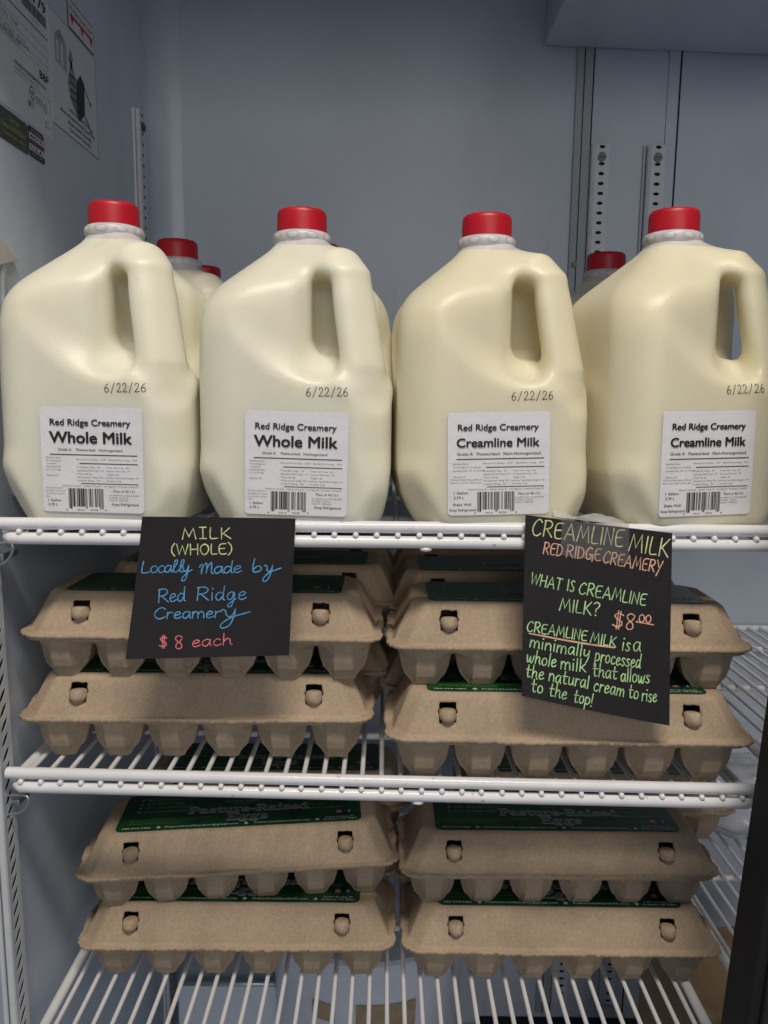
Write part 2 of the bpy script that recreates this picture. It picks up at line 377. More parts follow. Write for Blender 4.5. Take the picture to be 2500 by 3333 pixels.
# stroke alphabet: char -> (width, [(kind, points)]); 'L' straight, 'C' curved
G = {
 'A': (.72, [('L', [(0, 0), (.36, 1), (.70, 0)]), ('L', [(.13, .34), (.60, .36)])]),
 'C': (.62, [('C', [(.60, .84), (.42, 1), (.16, .80), (.02, .40), (.14, .07), (.36, 0), (.60, .16)])]),
 'D': (.60, [('L', [(.03, 0), (.03, 1)]), ('C', [(.0, .98), (.36, .90), (.56, .55), (.40, .12), (.0, .0)])]),
 'E': (.56, [('C', [(.54, .97), (.22, .95), (.06, .80), (.02, .40), (.10, .06), (.30, 0), (.55, .05)]), ('L', [(.05, .50), (.44, .54)])]),
 'G': (.68, [('C', [(.55, .9), (.34, 1), (.10, .75), (.02, .40), (.14, .05), (.40, .04), (.50, .30), (.50, .42)]), ('L', [(.30, .42), (.66, .44), (.64, -.12)])]),
 'H': (.62, [('L', [(.03, 1), (.02, 0)]), ('L', [(.58, 1), (.56, 0)]), ('L', [(.02, .50), (.58, .52)])]),
 'I': (.12, [('L', [(.06, 1), (.06, 0)])]),
 'J': (.40, [('L', [(.20, 1), (.20, 0)]), ('L', [(.0, 1), (.40, 1)]), ('L', [(.0, 0), (.40, 0)])]),
 'K': (.60, [('L', [(.05, 1), (.03, 0)]), ('L', [(.54, 1), (.08, .42)]), ('L', [(.14, .50), (.60, 0)])]),
 'L': (.46, [('C', [(.06, 1), (.02, .5), (.04, .08), (.16, 0), (.46, .04)])]),
 'M': (.84, [('L', [(0, 0), (.16, 1), (.40, .22), (.68, 1), (.82, 0)])]),
 'N': (.60, [('L', [(0, 0), (.06, 1), (.52, .02), (.56, 1)])]),
 'O': (.66, [('C', [(.33, 1), (.08, .80), (.02, .42), (.18, .03), (.42, .03), (.63, .45), (.56, .85), (.33, 1), (.24, .96)])]),
 'P': (.55, [('L', [(.03, 0), (.05, 1)]), ('C', [(.02, .98), (.36, 1), (.52, .78), (.40, .52), (.05, .44)])]),
 'R': (.60, [('L', [(.03, 0), (.06, 1)]), ('C', [(.0, .96), (.36, 1), (.54, .80), (.42, .56), (.08, .46)]), ('L', [(.20, .48), (.60, 0)])]),
 'S': (.50, [('C', [(.46, .90), (.26, 1), (.06, .80), (.20, .56), (.42, .38), (.42, .12), (.20, 0), (.0, .10)])]),
 'T': (.60, [('L', [(0, 1), (.60, .98)]), ('L', [(.30, 1), (.28, 0)])]),
 'W': (.86, [('L', [(0, 1), (.16, 0), (.42, .86), (.62, 0), (.86, 1)])]),
 'Y': (.60, [('L', [(.0, 1), (.26, .48)]), ('L', [(.58, 1), (.12, -.25)])]),
 '?': (.46, [('C', [(.0, .85), (.20, 1), (.44, .86), (.36, .60), (.20, .46), (.20, .24)]), ('D', [(.20, 0)])]),
 '!': (.14, [('L', [(.08, 1), (.06, .26)]), ('D', [(.06, 0)])]),
 '.': (.14, [('D', [(.06, .05)])]),
 '(': (.28, [('C', [(.26, 1.1), (.06, .75), (.04, .25), (.24, -.12)])]),
 ')': (.28, [('C', [(.02, 1.1), (.24, .75), (.24, .25), (.0, -.12)])]),
 '$': (.62, [('C', [(.58, .86), (.34, .98), (.08, .82), (.22, .56), (.50, .40), (.52, .16), (.28, 0), (.0, .12)]), ('L', [(.26, 1.16), (.24, -.16)]), ('L', [(.40, 1.14), (.38, -.16)])]),
 '8': (.58, [('C', [(.50, .92), (.28, 1), (.08, .84), (.18, .60), (.42, .40), (.46, .12), (.26, 0), (.08, .14), (.16, .40), (.40, .60), (.52, .82), (.50, .92)])]),
 '0': (.56, [('C', [(.28, 1), (.06, .78), (.04, .30), (.22, 0), (.46, .14), (.52, .62), (.40, .94), (.28, 1)])]),
 '2': (.56, [('C', [(.04, .76), (.16, .98), (.40, .98), (.48, .74), (.34, .44), (.02, .02)]), ('L', [(.0, .02), (.54, .02), (.54, .12)])]),
 '6': (.56, [('C', [(.46, .96), (.24, .82), (.06, .46), (.08, .12), (.28, .0), (.50, .14), (.48, .42), (.28, .54), (.10, .38)])]),
 '/': (.60, [('L', [(.06, -.12), (.54, 1.08)])]),
 '-': (.40, [('L', [(.02, .36), (.36, .36)])]),
 'a': (.46, [('C', [(.38, .54), (.20, .60), (.02, .36), (.08, .04), (.24, .04), (.38, .36), (.40, .56)]), ('C', [(.40, .58), (.39, .20), (.46, 0)])]),
 'c': (.40, [('C', [(.36, .50), (.22, .60), (.04, .36), (.08, .06), (.24, 0), (.40, .12)])]),
 'd': (.48, [('C', [(.36, .50), (.18, .58), (.02, .32), (.08, .02), (.24, .04), (.38, .36)]), ('C', [(.42, 1.05), (.39, .40), (.40, .06), (.48, 0)])]),
 'e': (.42, [('C', [(.04, .28), (.26, .34), (.36, .48), (.24, .60), (.06, .42), (.06, .10), (.20, 0), (.42, .14)])]),
 'h': (.46, [('L', [(.05, 1.05), (.03, 0)]), ('C', [(.04, .30), (.20, .58), (.36, .48), (.36, .18), (.46, .0)])]),
 'i': (.14, [('L', [(.06, .58), (.07, 0)]), ('D', [(.07, .86)])]),
 'k': (.46, [('L', [(.05, 1.0), (.04, 0)]), ('L', [(.40, .62), (.08, .26)]), ('L', [(.14, .32), (.46, 0)])]),
 'l': (.14, [('L', [(.07, 1.02), (.06, 0)])]),
 'm': (.70, [('L', [(.04, .58), (.03, 0)]), ('C', [(.04, .34), (.18, .58), (.32, .46), (.33, 0)]), ('C', [(.34, .34), (.48, .58), (.62, .46), (.66, 0)])]),
 'n': (.46, [('L', [(.04, .58), (.03, 0)]), ('C', [(.04, .34), (.20, .58), (.38, .46), (.42, 0)])]),
 'o': (.46, [('C', [(.24, .60), (.06, .46), (.04, .14), (.20, 0), (.40, .14), (.40, .46), (.24, .60)])]),
 'p': (.48, [('L', [(.05, .60), (.03, -.40)]), ('C', [(.05, .46), (.24, .62), (.44, .42), (.36, .10), (.06, .04)])]),
 'r': (.34, [('L', [(.05, .58), (.04, 0)]), ('C', [(.05, .32), (.16, .54), (.34, .54)])]),
 's': (.36, [('C', [(.34, .54), (.16, .60), (.06, .46), (.20, .32), (.32, .16), (.18, 0), (.0, .08)])]),
 't': (.40, [('C', [(.16, .96), (.14, .30), (.20, .02), (.38, .06)]), ('L', [(.0, .58), (.40, .60)])]),
 'u': (.46, [('C', [(.04, .58), (.04, .16), (.16, .0), (.34, .16), (.40, .56)]), ('L', [(.40, .58), (.42, 0)])]),
 'v': (.42, [('L', [(.0, .58), (.18, 0), (.40, .60)])]),
 'w': (.62, [('C', [(.0, .58), (.06, .08), (.18, .04), (.30, .50)]), ('C', [(.30, .50), (.34, .06), (.48, .04), (.60, .60)])]),
 'y': (.44, [('C', [(.04, .58), (.05, .22), (.18, .12), (.34, .30), (.40, .58)]), ('C', [(.40, .58), (.38, .0), (.26, -.40)])]),
 # cursive forms
 '1': (.52, [('C', [(.06, 1.0), (.0, .5), (.0, .06), (.12, .0), (.34, .03), (.50, .10)])]),                                   # L
 '3': (.40, [('C', [(.0, .08), (.26, .70), (.30, 1.0), (.18, 1.02), (.10, .5), (.14, .04), (.26, .0), (.40, .14)])]),        # looped l
 '4': (.66, [('C', [(.0, .50), (.06, .62), (.16, .50), (.18, .20), (.34, .04), (.44, .40), (.48, .58), (.42, .0), (.32, -.62), (.16, -.72), (.14, -.5), (.40, -.05), (.66, .18)])]),  # y
 '5': (.94, [('C', [(.0, .52), (.07, .62), (.15, .48), (.17, .18), (.30, .04), (.42, .36), (.46, .58), (.42, .1), (.26, -.60), (.02, -.80), (.0, -.48), (.36, .0), (.94, .32)])]),   # final y
 '7': (.74, [('C', [(.0, .62), (.10, .86), (.16, .60), (.12, .0), (.14, .5), (.34, .96), (.38, .5), (.36, .02), (.42, .6), (.60, .98), (.62, .4), (.64, .06), (.74, .0)])]),       # tall m
 'g': (.46, [('C', [(.34, .54), (.18, .58), (.02, .34), (.08, .04), (.24, .08), (.36, .54), (.36, .1), (.26, -.46), (.10, -.52), (.10, -.34), (.46, .08)])]),
 'b': (.44, [('C', [(.08, 1.12), (.02, .5), (.04, .04), (.20, .0), (.36, .18), (.34, .42), (.20, .48), (.06, .26)])]),
}
# slab-serif forms for the printed title and thin typewriter dates
GS = {
 'P': (.70, [('L', [(.14, 0), (.14, 1)]), ('C', [(.14, 1), (.50, 1), (.66, .74), (.50, .46), (.14, .46)]), ('L', [(0, 0), (.32, 0)]), ('L', [(0, 1), (.2, 1)])]),
 'R': (.78, [('L', [(.14, 0), (.14, 1)]), ('C', [(.14, 1), (.50, 1), (.64, .76), (.50, .50), (.14, .50)]), ('L', [(.40, .5), (.66, 0), (.80, 0)]), ('L', [(0, 0), (.30, 0)]), ('L', [(0, 1), (.2, 1)])]),
 'E': (.72, [('L', [(.12, 0), (.12, 1)]), ('L', [(0, 1), (.64, 1), (.64, .80)]), ('L', [(0, 0), (.68, 0), (.68, .22)]), ('L', [(.12, .5), (.46, .5)])]),
 'a': (.60, [('C', [(.06, .56), (.24, .68), (.42, .58), (.42, .3), (.42, .0), (.60, .0)]), ('C', [(.42, .38), (.14, .36), (.04, .16), (.18, 0), (.42, .14)])]),
 's': (.48, [('C', [(.42, .50), (.24, .68), (.06, .52), (.22, .34), (.42, .16), (.24, 0), (.04, .14)])]),
 't': (.42, [('C', [(.18, .90), (.18, .2), (.26, 0), (.42, .08)]), ('L', [(0, .66), (.40, .66)])]),
 'u': (.66, [('C', [(.12, .66), (.12, .16), (.26, 0), (.46, .14)]), ('L', [(.48, .66), (.48, 0), (.64, 0)]), ('L', [(0, .66), (.14, .66)]), ('L', [(.36, .66), (.48, .66)])]),
 'r': (.50, [('L', [(.14, .66), (.14, 0)]), ('C', [(.14, .38), (.26, .64), (.48, .62)]), ('L', [(0, 0), (.34, 0)]), ('L', [(0, .66), (.14, .66)])]),
 'e': (.54, [('C', [(.06, .34), (.46, .36), (.42, .58), (.24, .68), (.06, .48), (.08, .12), (.26, 0), (.50, .14)])]),
 '-': (.36, [('L', [(.04, .34), (.30, .34)])]),
 'i': (.34, [('L', [(.17, .66), (.17, 0)]), ('L', [(0, 0), (.34, 0)]), ('L', [(.02, .66), (.17, .66)]), ('D', [(.17, .92)])]),
 'd': (.66, [('C', [(.46, .58), (.24, .68), (.04, .40), (.12, .06), (.30, 0), (.46, .14)]), ('L', [(.34, 1), (.48, 1), (.48, 0), (.64, 0)])]),
 'g': (.60, [('C', [(.28, .66), (.08, .50), (.14, .26), (.34, .26), (.44, .48), (.28, .66)]), ('C', [(.16, .24), (.06, .10), (.24, .04), (.50, .0), (.44, -.24), (.16, -.26), (.04, -.12), (.20, .04)]), ('L', [(.42, .60), (.58, .66)])]),
}
def scribe(pr, t, p0, p1, h, wd, mi, glyphs=G, gap=.16, shear=0.0, up=None, jit=0.0, level=0.0, dense=False):
    """stroke lettering from p0 to p1 along the base line; `up` is +1 when y grows upwards"""
    p0 = np.array(p0, float); p1 = np.array(p1, float)
    tot = sum(glyphs[c][0] for c in t) + gap * (len(t) - 1)
    dx = (p1 - p0) / tot; ln = np.hypot(*(p1 - p0)); e = (p1 - p0) / ln
    n = np.array([-e[1], e[0]]) * (1 if up else -1)
    x = 0.0
    for c in t:
        wg, st = glyphs[c]
        jy = random.uniform(-jit, jit); jh = 1 + random.uniform(-jit, jit)
        for k, pts in st:
            q = cr(pts) if k == 'C' else pts
            if dense and k == 'L': q = [tuple(np.array(a_) * (1 - i_ / 5) + np.array(b_) * i_ / 5) for a_, b_ in zip(pts[:-1], pts[1:]) for i_ in range(5)] + [pts[-1]]
            pr.stroke([p0 + dx * (x + a + shear * b * h / (ln / tot)) + n * h * (b * jh + jy) for a, b in q], wd * (1.3 if k == 'D' else 1), mi, level)
        x += wg + gap

# ================================================================== cabinet
XL, YB, ZF, ZC, YF = -0.318, 1.10, -0.97, 0.66, 0.50
def struct(o): o['kind'] = 'structure'; return o
b = MB()
prof = [(XL, YF), (XL, YB - .04)] + [(XL + .04 - .04 * math.cos(a), YB - .04 + .04 * math.sin(a)) for a in [R(x) for x in range(15, 91, 15)]]
b.prism(prof + [(XL + .04, YB + .03), (XL - .04, YB + .03), (XL - .04, YF)][::1], ZF - .02, ZC + .02)
struct(autosmooth(b.build('side_wall', M['liner'])))
b = MB(); b.box((XL + .04, YB, ZF - .02), (1.02, YB + .03, ZC + .02)); struct(b.build('back_wall', M['liner']))
b = MB(); b.box((1.02, YF, ZF - .02), (1.05, YB + .03, ZC + .02)); struct(b.build('far_side_wall', M['liner']))
b = MB(); b.box((XL - .04, YF - .02, ZC + .02), (1.05, YB + .03, ZC + .06)); struct(b.build('cabinet_ceiling', M['liner']))
b = MB(); b.box((XL - .04, YF - .02, ZF - .06), (1.05, YB + .03, ZF - .02)); struct(b.build('cabinet_floor', M['liner']))

b = MB(); b.box((XL - .04, YF - .07, .53), (1.05, YF - .021, ZC + .06)); struct(b.build('cabinet_header', M['liner']))
# joint strip and panel seam on the back wall
t = empty('joint_strip', (0.262, YB, 0), 0, 'vertical grey joint strip on the back wall left of the perforated channels', 'wall trim')
b = MB(); b.box((-.012, -.0035, ZF), (.010, 0, ZC), bev=.001); b.build('strip', M['trim'], t)
b = MB(); b.box((-.0022, -.0045, ZF), (-.0012, -.0036, ZC)); b.box((.0102, -.002, ZF), (.0118, 0, ZC)); b.build('seam_line', M['groove'], t)
b = MB(); b.tube([(-.004, -.0035, .183), (-.004, -.0062, .183)], .0042, 14); b.tube([(-.004, -.006, .183), (-.004, -.0068, .183)], .0022, 10)
b.build('screw', M['screw'], t)
t = empty('panel_edge', (0.389, YB, 0), 0, 'thin dark vertical panel edge on the back wall right of the perforated channels', 'wall trim')
b = MB(); b.box((-.016, -.002, ZF), (-.0016, 0, ZC)); b.build('flat_strip', M['liner'], t)
b = MB(); b.box((-.0015, -.0012, ZF), (.0012, 0, ZC)); b.build('gap_line', M['groove'], t)

# perforated shelf channels
def channel(loc, rz, z0, z1, label, screws=(), wd=.019, slot=(.0036, .0022), slant=0.0, rim=(True, True)):
    t = empty('shelf_channel', (loc[0], loc[1], 0), rz, label, 'shelf channel', 'perforated shelf channels')
    b = MB(); h = wd / 2; dp = .007; p = .0127
    z = z0
    while z < z1 - 1e-6:
        zt = min(z + p, z1); c = (z + zt) / 2; sx, sz = slot
        out = [(-h, z), (0, z), (h, z), (h, c), (h, zt), (0, zt), (-h, zt), (-h, c)]
        inn = []
        for a in (225, 270, 315, 0, 45, 90, 135, 180):
            x, y = sx * math.cos(R(a)), sz * math.sin(R(a)); inn.append((x, c + y + slant * x))
        v = [(x, -dp, q) for x, q in out] + [(x, -dp, q) for x, q in inn] + [(x, -dp + .0003, q) for x, q in inn]
        f = [(i, (i + 1) % 8, 8 + (i + 1) % 8, 8 + i) for i in range(8)] + [(8 + i, 8 + (i + 1) % 8, 16 + (i + 1) % 8, 16 + i) for i in range(8)]
        b.add(v, f)
        z = zt
    b.box((-h - .0008, -dp, z0), (-h, 0, z1)); b.box((h, -dp, z0), (h + .0008, 0, z1)); b.box((-h, -dp, z1), (h, 0, z1 + .0008))
    if rim[0]: b.tube([(-h - .002, -dp + .002, z0), (-h - .002, -dp + .002, z1)], .0034, 10)
    if rim[0]: b.tube([(-h - .0075, -.0015, z0), (-h - .0075, -.0015, z1)], .002, 8)
    b.build('rail', M['standard'], t); autosmooth(t.children[-1])
    b = MB(); b.box((-h, -dp + .0009, z0), (h, -dp + .0016, z1)); b.build('slot_shade', M['groove'], t)  # added near-black sheet: paints the shade of the hollow channel behind its slots
    for zs in screws:
        b = MB(); b.tube([(0, -dp, zs), (0, -dp - .0022, zs)], .0056, 16); b.tube([(0, -dp - .002, zs), (0, -dp - .003, zs)], .0034, 12)
        sc = b.build('screw', M['screw'], t)
        b = MB(); b.box((-.003, -dp - .0034, zs - .0004), (.003, -dp - .0030, zs + .0004)); b.build('drive_slot', M['groove'], sc)
    return t
channel((0.288, YB), 0, -.95, .338, 'perforated white shelf channel on the back wall, beside the grey joint strip', (.322, -.78), slot=(.0042, .0024))
channel((0.3635, YB), 0, -.95, .338, 'perforated white shelf channel on the back wall, beside the thin dark panel edge', (.322, -.78), slot=(.0042, .0024))
channel((XL, 1.035), R(90), -.95, .352, 'perforated white shelf channel at the rear of the side wall behind the milk', (.335,), wd=.022)
channel((XL, .600), R(90), -.95, .60, 'perforated white shelf channel at the front of the side wall beside the egg cartons', (), wd=.020, slot=(.0058, .0030), slant=.7)
# evaporator housing hanging at the top
t = empty('evaporator_housing', (0.205, YB, .462), 0, 'white metal evaporator housing hanging under the cabinet ceiling at the top right', 'cooler housing')
t.rotation_euler = (0, R(1.6), 0)
b = MB(); b.box((0, -.33, 0), (.78, -.002, .17), bev=.002); b.build('casing', M['liner'], t)
b = MB(); b.box((.0, -.335, .02), (.78, -.3301, .17)); b.build('front_panel', M['trim'], t)
# black door post between the two doors
t = empty('door_post', (0.287, .535, -1.0), 0, 'black vertical door post between the two cooler doors at the right edge', 'door frame')
t.rotation_euler = (0, R(3.0), 0)
b = MB(); b.box((-.038, -.02, .03), (.04, .02, 1.62), bev=.004); b.build('post', M['black'], t)
b = MB(); b.box((-.030, -.026, .03), (.032, -.0203, 1.62), bev=.002); b.build('gasket', M['groove'], t)

# ================================================================== wire shelves
PITCH = .0164
def shelf(x0, x1, z, label, y0=.592, y1=1.062, tilt=0.0, bars=(.70, .84, .98)):
    t = empty('wire_shelf', ((x0 + x1) / 2, y0, z), 0, label, 'wire shelf', 'white wire shelves'); t.rotation_euler = (0, tilt, 0)
    hw = (x1 - x0) / 2; d = y1 - y0; rr = .0048; rw = .0022
    # z = 0 is the top of the wires
    b = MB(); b.tube([(-hw - .002, 0, .0031), (hw + .002, 0, .0031)], rr, 14); autosmooth(b.build('front_rail', M['wire'], t), 60)
    b = MB()
    b.tube([(-hw + .010, .020, -.0082), (-hw + .005, .010, -.0084), (-hw + .0055, .002, -.0084), (-hw + .010, -.001, -.0085), (-hw + .018, -.001, -.0085), (hw - .006, -.001, -.0085), (hw - .001, .001, -.0084), (hw + .002, .006, -.0084)], rr, 14)
    autosmooth(b.build('lower_rail', M['wire'], t), 60)
    b = MB(); n = int((2 * hw - .02) / PITCH); s0 = -(n * PITCH) / 2
    rs = random.Random(int(abs(z) * 1000))
    for i in range(n + 1):
        x = s0 + i * PITCH + rs.uniform(-.0004, .0004)
        b.tube([(x, -.0035, -rw - .0002), (x, d, -rw - .0002)], rw, 8)
        b.ball((x, -.0038, -rw - .0008), (.0024, .0022, .0024))
    autosmooth(b.build('wire_deck', M['wire'], t), 60)
    for s in (-1, 1):
        b = MB(); b.tube([(s * (hw - .003), .006, -.004), (s * (hw - .003), d, -.004)], .0046, 12); autosmooth(b.build('side_rail', M['wire'], t), 60)
    for yb in bars:
        b = MB(); b.tube([(-hw + .002, yb - y0, -.0078), (hw - .002, yb - y0, -.0078)], .0034, 10); autosmooth(b.build('cross_bar', M['wire'], t), 60)
    b = MB(); b.tube([(-hw, d, -.004), (hw, d, -.004)], .0046, 10); autosmooth(b.build('rear_rail', M['wire'], t), 60)
    # small casting nub under the lower rail
    b = MB(); b.ball((.03, -.002, -.0136), (.005, .003, .0022)); b.build('weld_nub', M['wire'], t)
    return t
Z1, Z2, Z3 = -.1035, -.315, -.555
shelf(-.300, .306, Z1, 'white wire shelf carrying the milk jugs, with the two black paper signs on its front')
shelf(-.305, .306, Z2, 'white wire shelf under the upper rows of egg cartons', tilt=R(.75))
shelf(-.302, .300, Z3, 'lowest white wire shelf under the bottom rows of egg cartons', bars=(.75, .90, .98))
shelf(.345, .99, Z2 - .002, 'white wire shelf behind the door post, level with the upper eggs')
shelf(.345, .99, Z3 + .002, 'white wire shelf behind the door post, holding the crumpled bag')
def clip(loc, pts, label, r=.0011):
    t = empty('shelf_clip', loc, 0, label, 'shelf clip', 'wire shelf clips')
    b = MB(); b.tube([tuple(p) for p in cr(pts, 6)], r, 8); b.build('bent_wire', M['clip'], t, True)
    b = MB(); b.box((-.002, .004, -.010), (.006, .030, -.004), bev=.001); b.build('hook_plate', M['clip'], t)
    return t
for z, nm in ((Z1, 'milk shelf'), (Z2, 'upper egg shelf')):
    clip((XL + .007, .600, z - .020), [(-.004, -.002, -.014), (.012, -.006, -.009), (.021, -.010, .002), (.019, -.010, .008), (.006, -.006, .006), (-.004, -.002, .003)],
         'bent steel wire shelf clip under the left end of the ' + nm)
t = empty('bracket_tip', (XL, .655, .113), 0, 'pale plastic bracket tip on the side wall left of the milk, at the picture edge', 'bracket')
b = MB(); b.add([(0, -.02, .016), (.008, -.02, .014), (0, .016, .004), (.004, .026, .0), (0, -.02, -.014), (.007, -.02, -.012), (0, .012, -.008)],
      [(0, 1, 3, 2), (1, 5, 3), (5, 4, 6, 3), (2, 3, 6), (0, 4, 5, 1)]); b.build('tip', M['hdpe'], t)
b = MB(); b.box((0, -.006, -.20), (.005, .002, -.0042), bev=.002); b.build('strap', M['trim'], t)

# ================================================================== milk jugs
_zt = np.arange(-.02, .28, .0005)
def prof(zs, vs, sg=.005, z0=.05):
    t = np.interp(_zt, zs, vs); k = np.exp(-.5 * (np.arange(-40, 41) * .0005 / sg) ** 2); k /= k.sum()
    sm = np.convolve(np.pad(t, 40, mode='edge'), k, mode='valid'); w_ = np.clip((_zt - z0) / .02, 0, 1); return t * (1 - w_) + sm * w_
_AX = prof([.044, .110, .150, .168, .180, .218, .240], [.0777, .0777, .0770, .0752, .069, .0215, .0195])
_AY = prof([0, .003, .007, .012, .042, .110, .150, .168, .180, .218, .240], [.070, .0745, .0768, .0777, .0777, .0777, .0772, .0752, .069, .0215, .0195])
_RR = prof([0, .03, .06, .15, .18, .216, .24], [.014, .020, .032, .034, .042, .0214, .0194])
_SL = prof([.165, .178, .214, .219], [1, .70, .68, 1], .003)
def jug_f(x, y, z):
    tp = np.interp(z, [0, .004, .012, .026, .044], [.0215, .016, .0105, .004, 0])
    ax = np.interp(z, _zt, _AX) - tp * np.where(x > 0, .5, 1.0)
    ay = np.interp(z, _zt, _AY)
    r = np.interp(z, _zt, _RR)
    r = np.minimum(r, np.minimum(ax, ay) - .0001)
    d = rbox2(x, y, ax, ay, r)
    d = d * np.interp(z, _zt, _SL)
    u = (x - y) / math.sqrt(2); v = (x + y) / math.sqrt(2)
    cut = (np.abs(x) + np.abs(y)) / math.sqrt(2) - np.where(x > 0, .088, .081) - .42 * z
    d = smax(d, cut * .92, .004)
    d = smax(d, -z + .0004, .006)
    # finger recess: a shallow dish on both faces and a deep slot behind the handle
    zl = .1135 + 16.0 * np.maximum(.070 - u, 0) ** 2 - 1.3 * np.maximum(u - .080, 0)
    d1 = (.0775 - .31 * (x + .042) + y) * .95; d2 = (.0775 - .31 * (-y + .042) - x) * .95
    dish = smax(smin(d1, d2, .006), (zl - z) * .85, .016)
    sl = (.019 + 52 * v * v - u) / np.sqrt(1 + np.minimum(110 * np.abs(v), 4.0) ** 2)
    slot = smax(smax(sl, .132 - z, .016), z - .1950, .008)
    d = smax(d, -smin(dish, slot, .026), .008)
    # handle tube over the corner
    P = [(.030, .2040), (.052, .2012), (.0625, .1900), (.0695, .158), (.0745, .138), (.0785, .122), (.0785, .110)]
    h = None
    for (u0, z0), (u1, z1) in zip(P[:-1], P[1:]):
        du, dz = u1 - u0, z1 - z0; L = du * du + dz * dz
        tt = np.clip(((u - u0) * du + (z - z0) * dz) / L, 0, 1)
        q = np.sqrt(((u - u0 - tt * du)) ** 2 + (z - z0 - tt * dz) ** 2 + (v * .62) ** 2) - np.interp(z, [.12, .17, .200], [.0128, .0124, .0108])
        h = q if h is None else np.minimum(h, q)
    d = smin(d, h, np.interp(z, [.110, .130, .165, .195], [.013, .014, .009, .018]))
    d = smax(d, z - .232, .002)
    return d
ZS = 1.034
JP, JF = nets(jug_f, (-.084, -.084, -.004), (.088, .084, .243), .0018)
JP = lap(JP, JF, 1, .4); JP[:, 2] *= ZS; JP[:, :2] *= .984
from mathutils.bvhtree import BVHTree
JBVH = BVHTree.FromPolygons([tuple(p) for p in JP], [tuple(map(int, q)) for q in JF])
fz = JP[JF][:, :, 2].mean(1) + .0015 * np.sin(JP[JF][:, :, 0].mean(1) * 90)
jug_me = mesh('jug_body', JP, JF, None, None, True, [M['milk'], M['hdpe']], (fz > .2235).astype(int)); JUG = jug_me.data
JUG2 = JUG.copy(); JUG2.materials[0] = M['cream']
COL.objects.unlink(jug_me); bpy.data.objects.remove(jug_me)
# cap
b = MB(); n = 72
prof = [(.0190, .2285), (.0204, .2288), (.0205, .2310), (.0204, .2425), (.0198, .2448), (.0183, .2462), (.0165, .2466), (.0, .2464)]
v = []; f = []
for i, (r, z) in enumerate(prof):
    for j in range(n):
        k = r * (1 - (.014 if (j % 2 and 2 <= i <= 3) else 0)); v.append((k * math.cos(2 * math.pi * j / n), k * math.sin(2 * math.pi * j / n), z))
for i in range(len(prof) - 1):
    for j in range(n): f.append((i * n + j, i * n + (j + 1) % n, (i + 1) * n + (j + 1) % n, (i + 1) * n + j))
f.append(tuple(range(n - 1, -1, -1))); b.add(v, f)
o = b.build('cap', M['cap']); autosmooth(o, 40); CAPM = o.data; bpy.data.objects.remove(o)
b = MB(); n = 48; prof = [(.0205, .2165), (.0222, .2172), (.0228, .2195), (.0236, .2210), (.0240, .2235), (.0236, .2262), (.0222, .2278), (.0200, .2284)]
v = [(r * math.cos(2 * math.pi * j / n), r * math.sin(2 * math.pi * j / n), z) for r, z in prof for j in range(n)]
f = [(i * n + j, i * n + (j + 1) % n, (i + 1) * n + (j + 1) % n, (i + 1) * n + j) for i in range(len(prof) - 1) for j in range(n)]
b.add(v, f)
for j in range(9):
    a = 2 * math.pi * (j + .3) / 9
    k0 = len(b.v); b.ball((0, 0, 0), (.0017, .0066, .0031), 1, 14, 8)
    for i in range(k0, len(b.v)):
        x, y, z = b.v[i]; x += .0227
        # wrap round the neck
        th = a + y / .0232; b.v[i] = (x * math.cos(th), x * math.sin(th), z + .2236)
o = b.build('neck_ring', [M['hdpe'], M['bead']], None, True); RINGM = o.data; bpy.data.objects.remove(o)

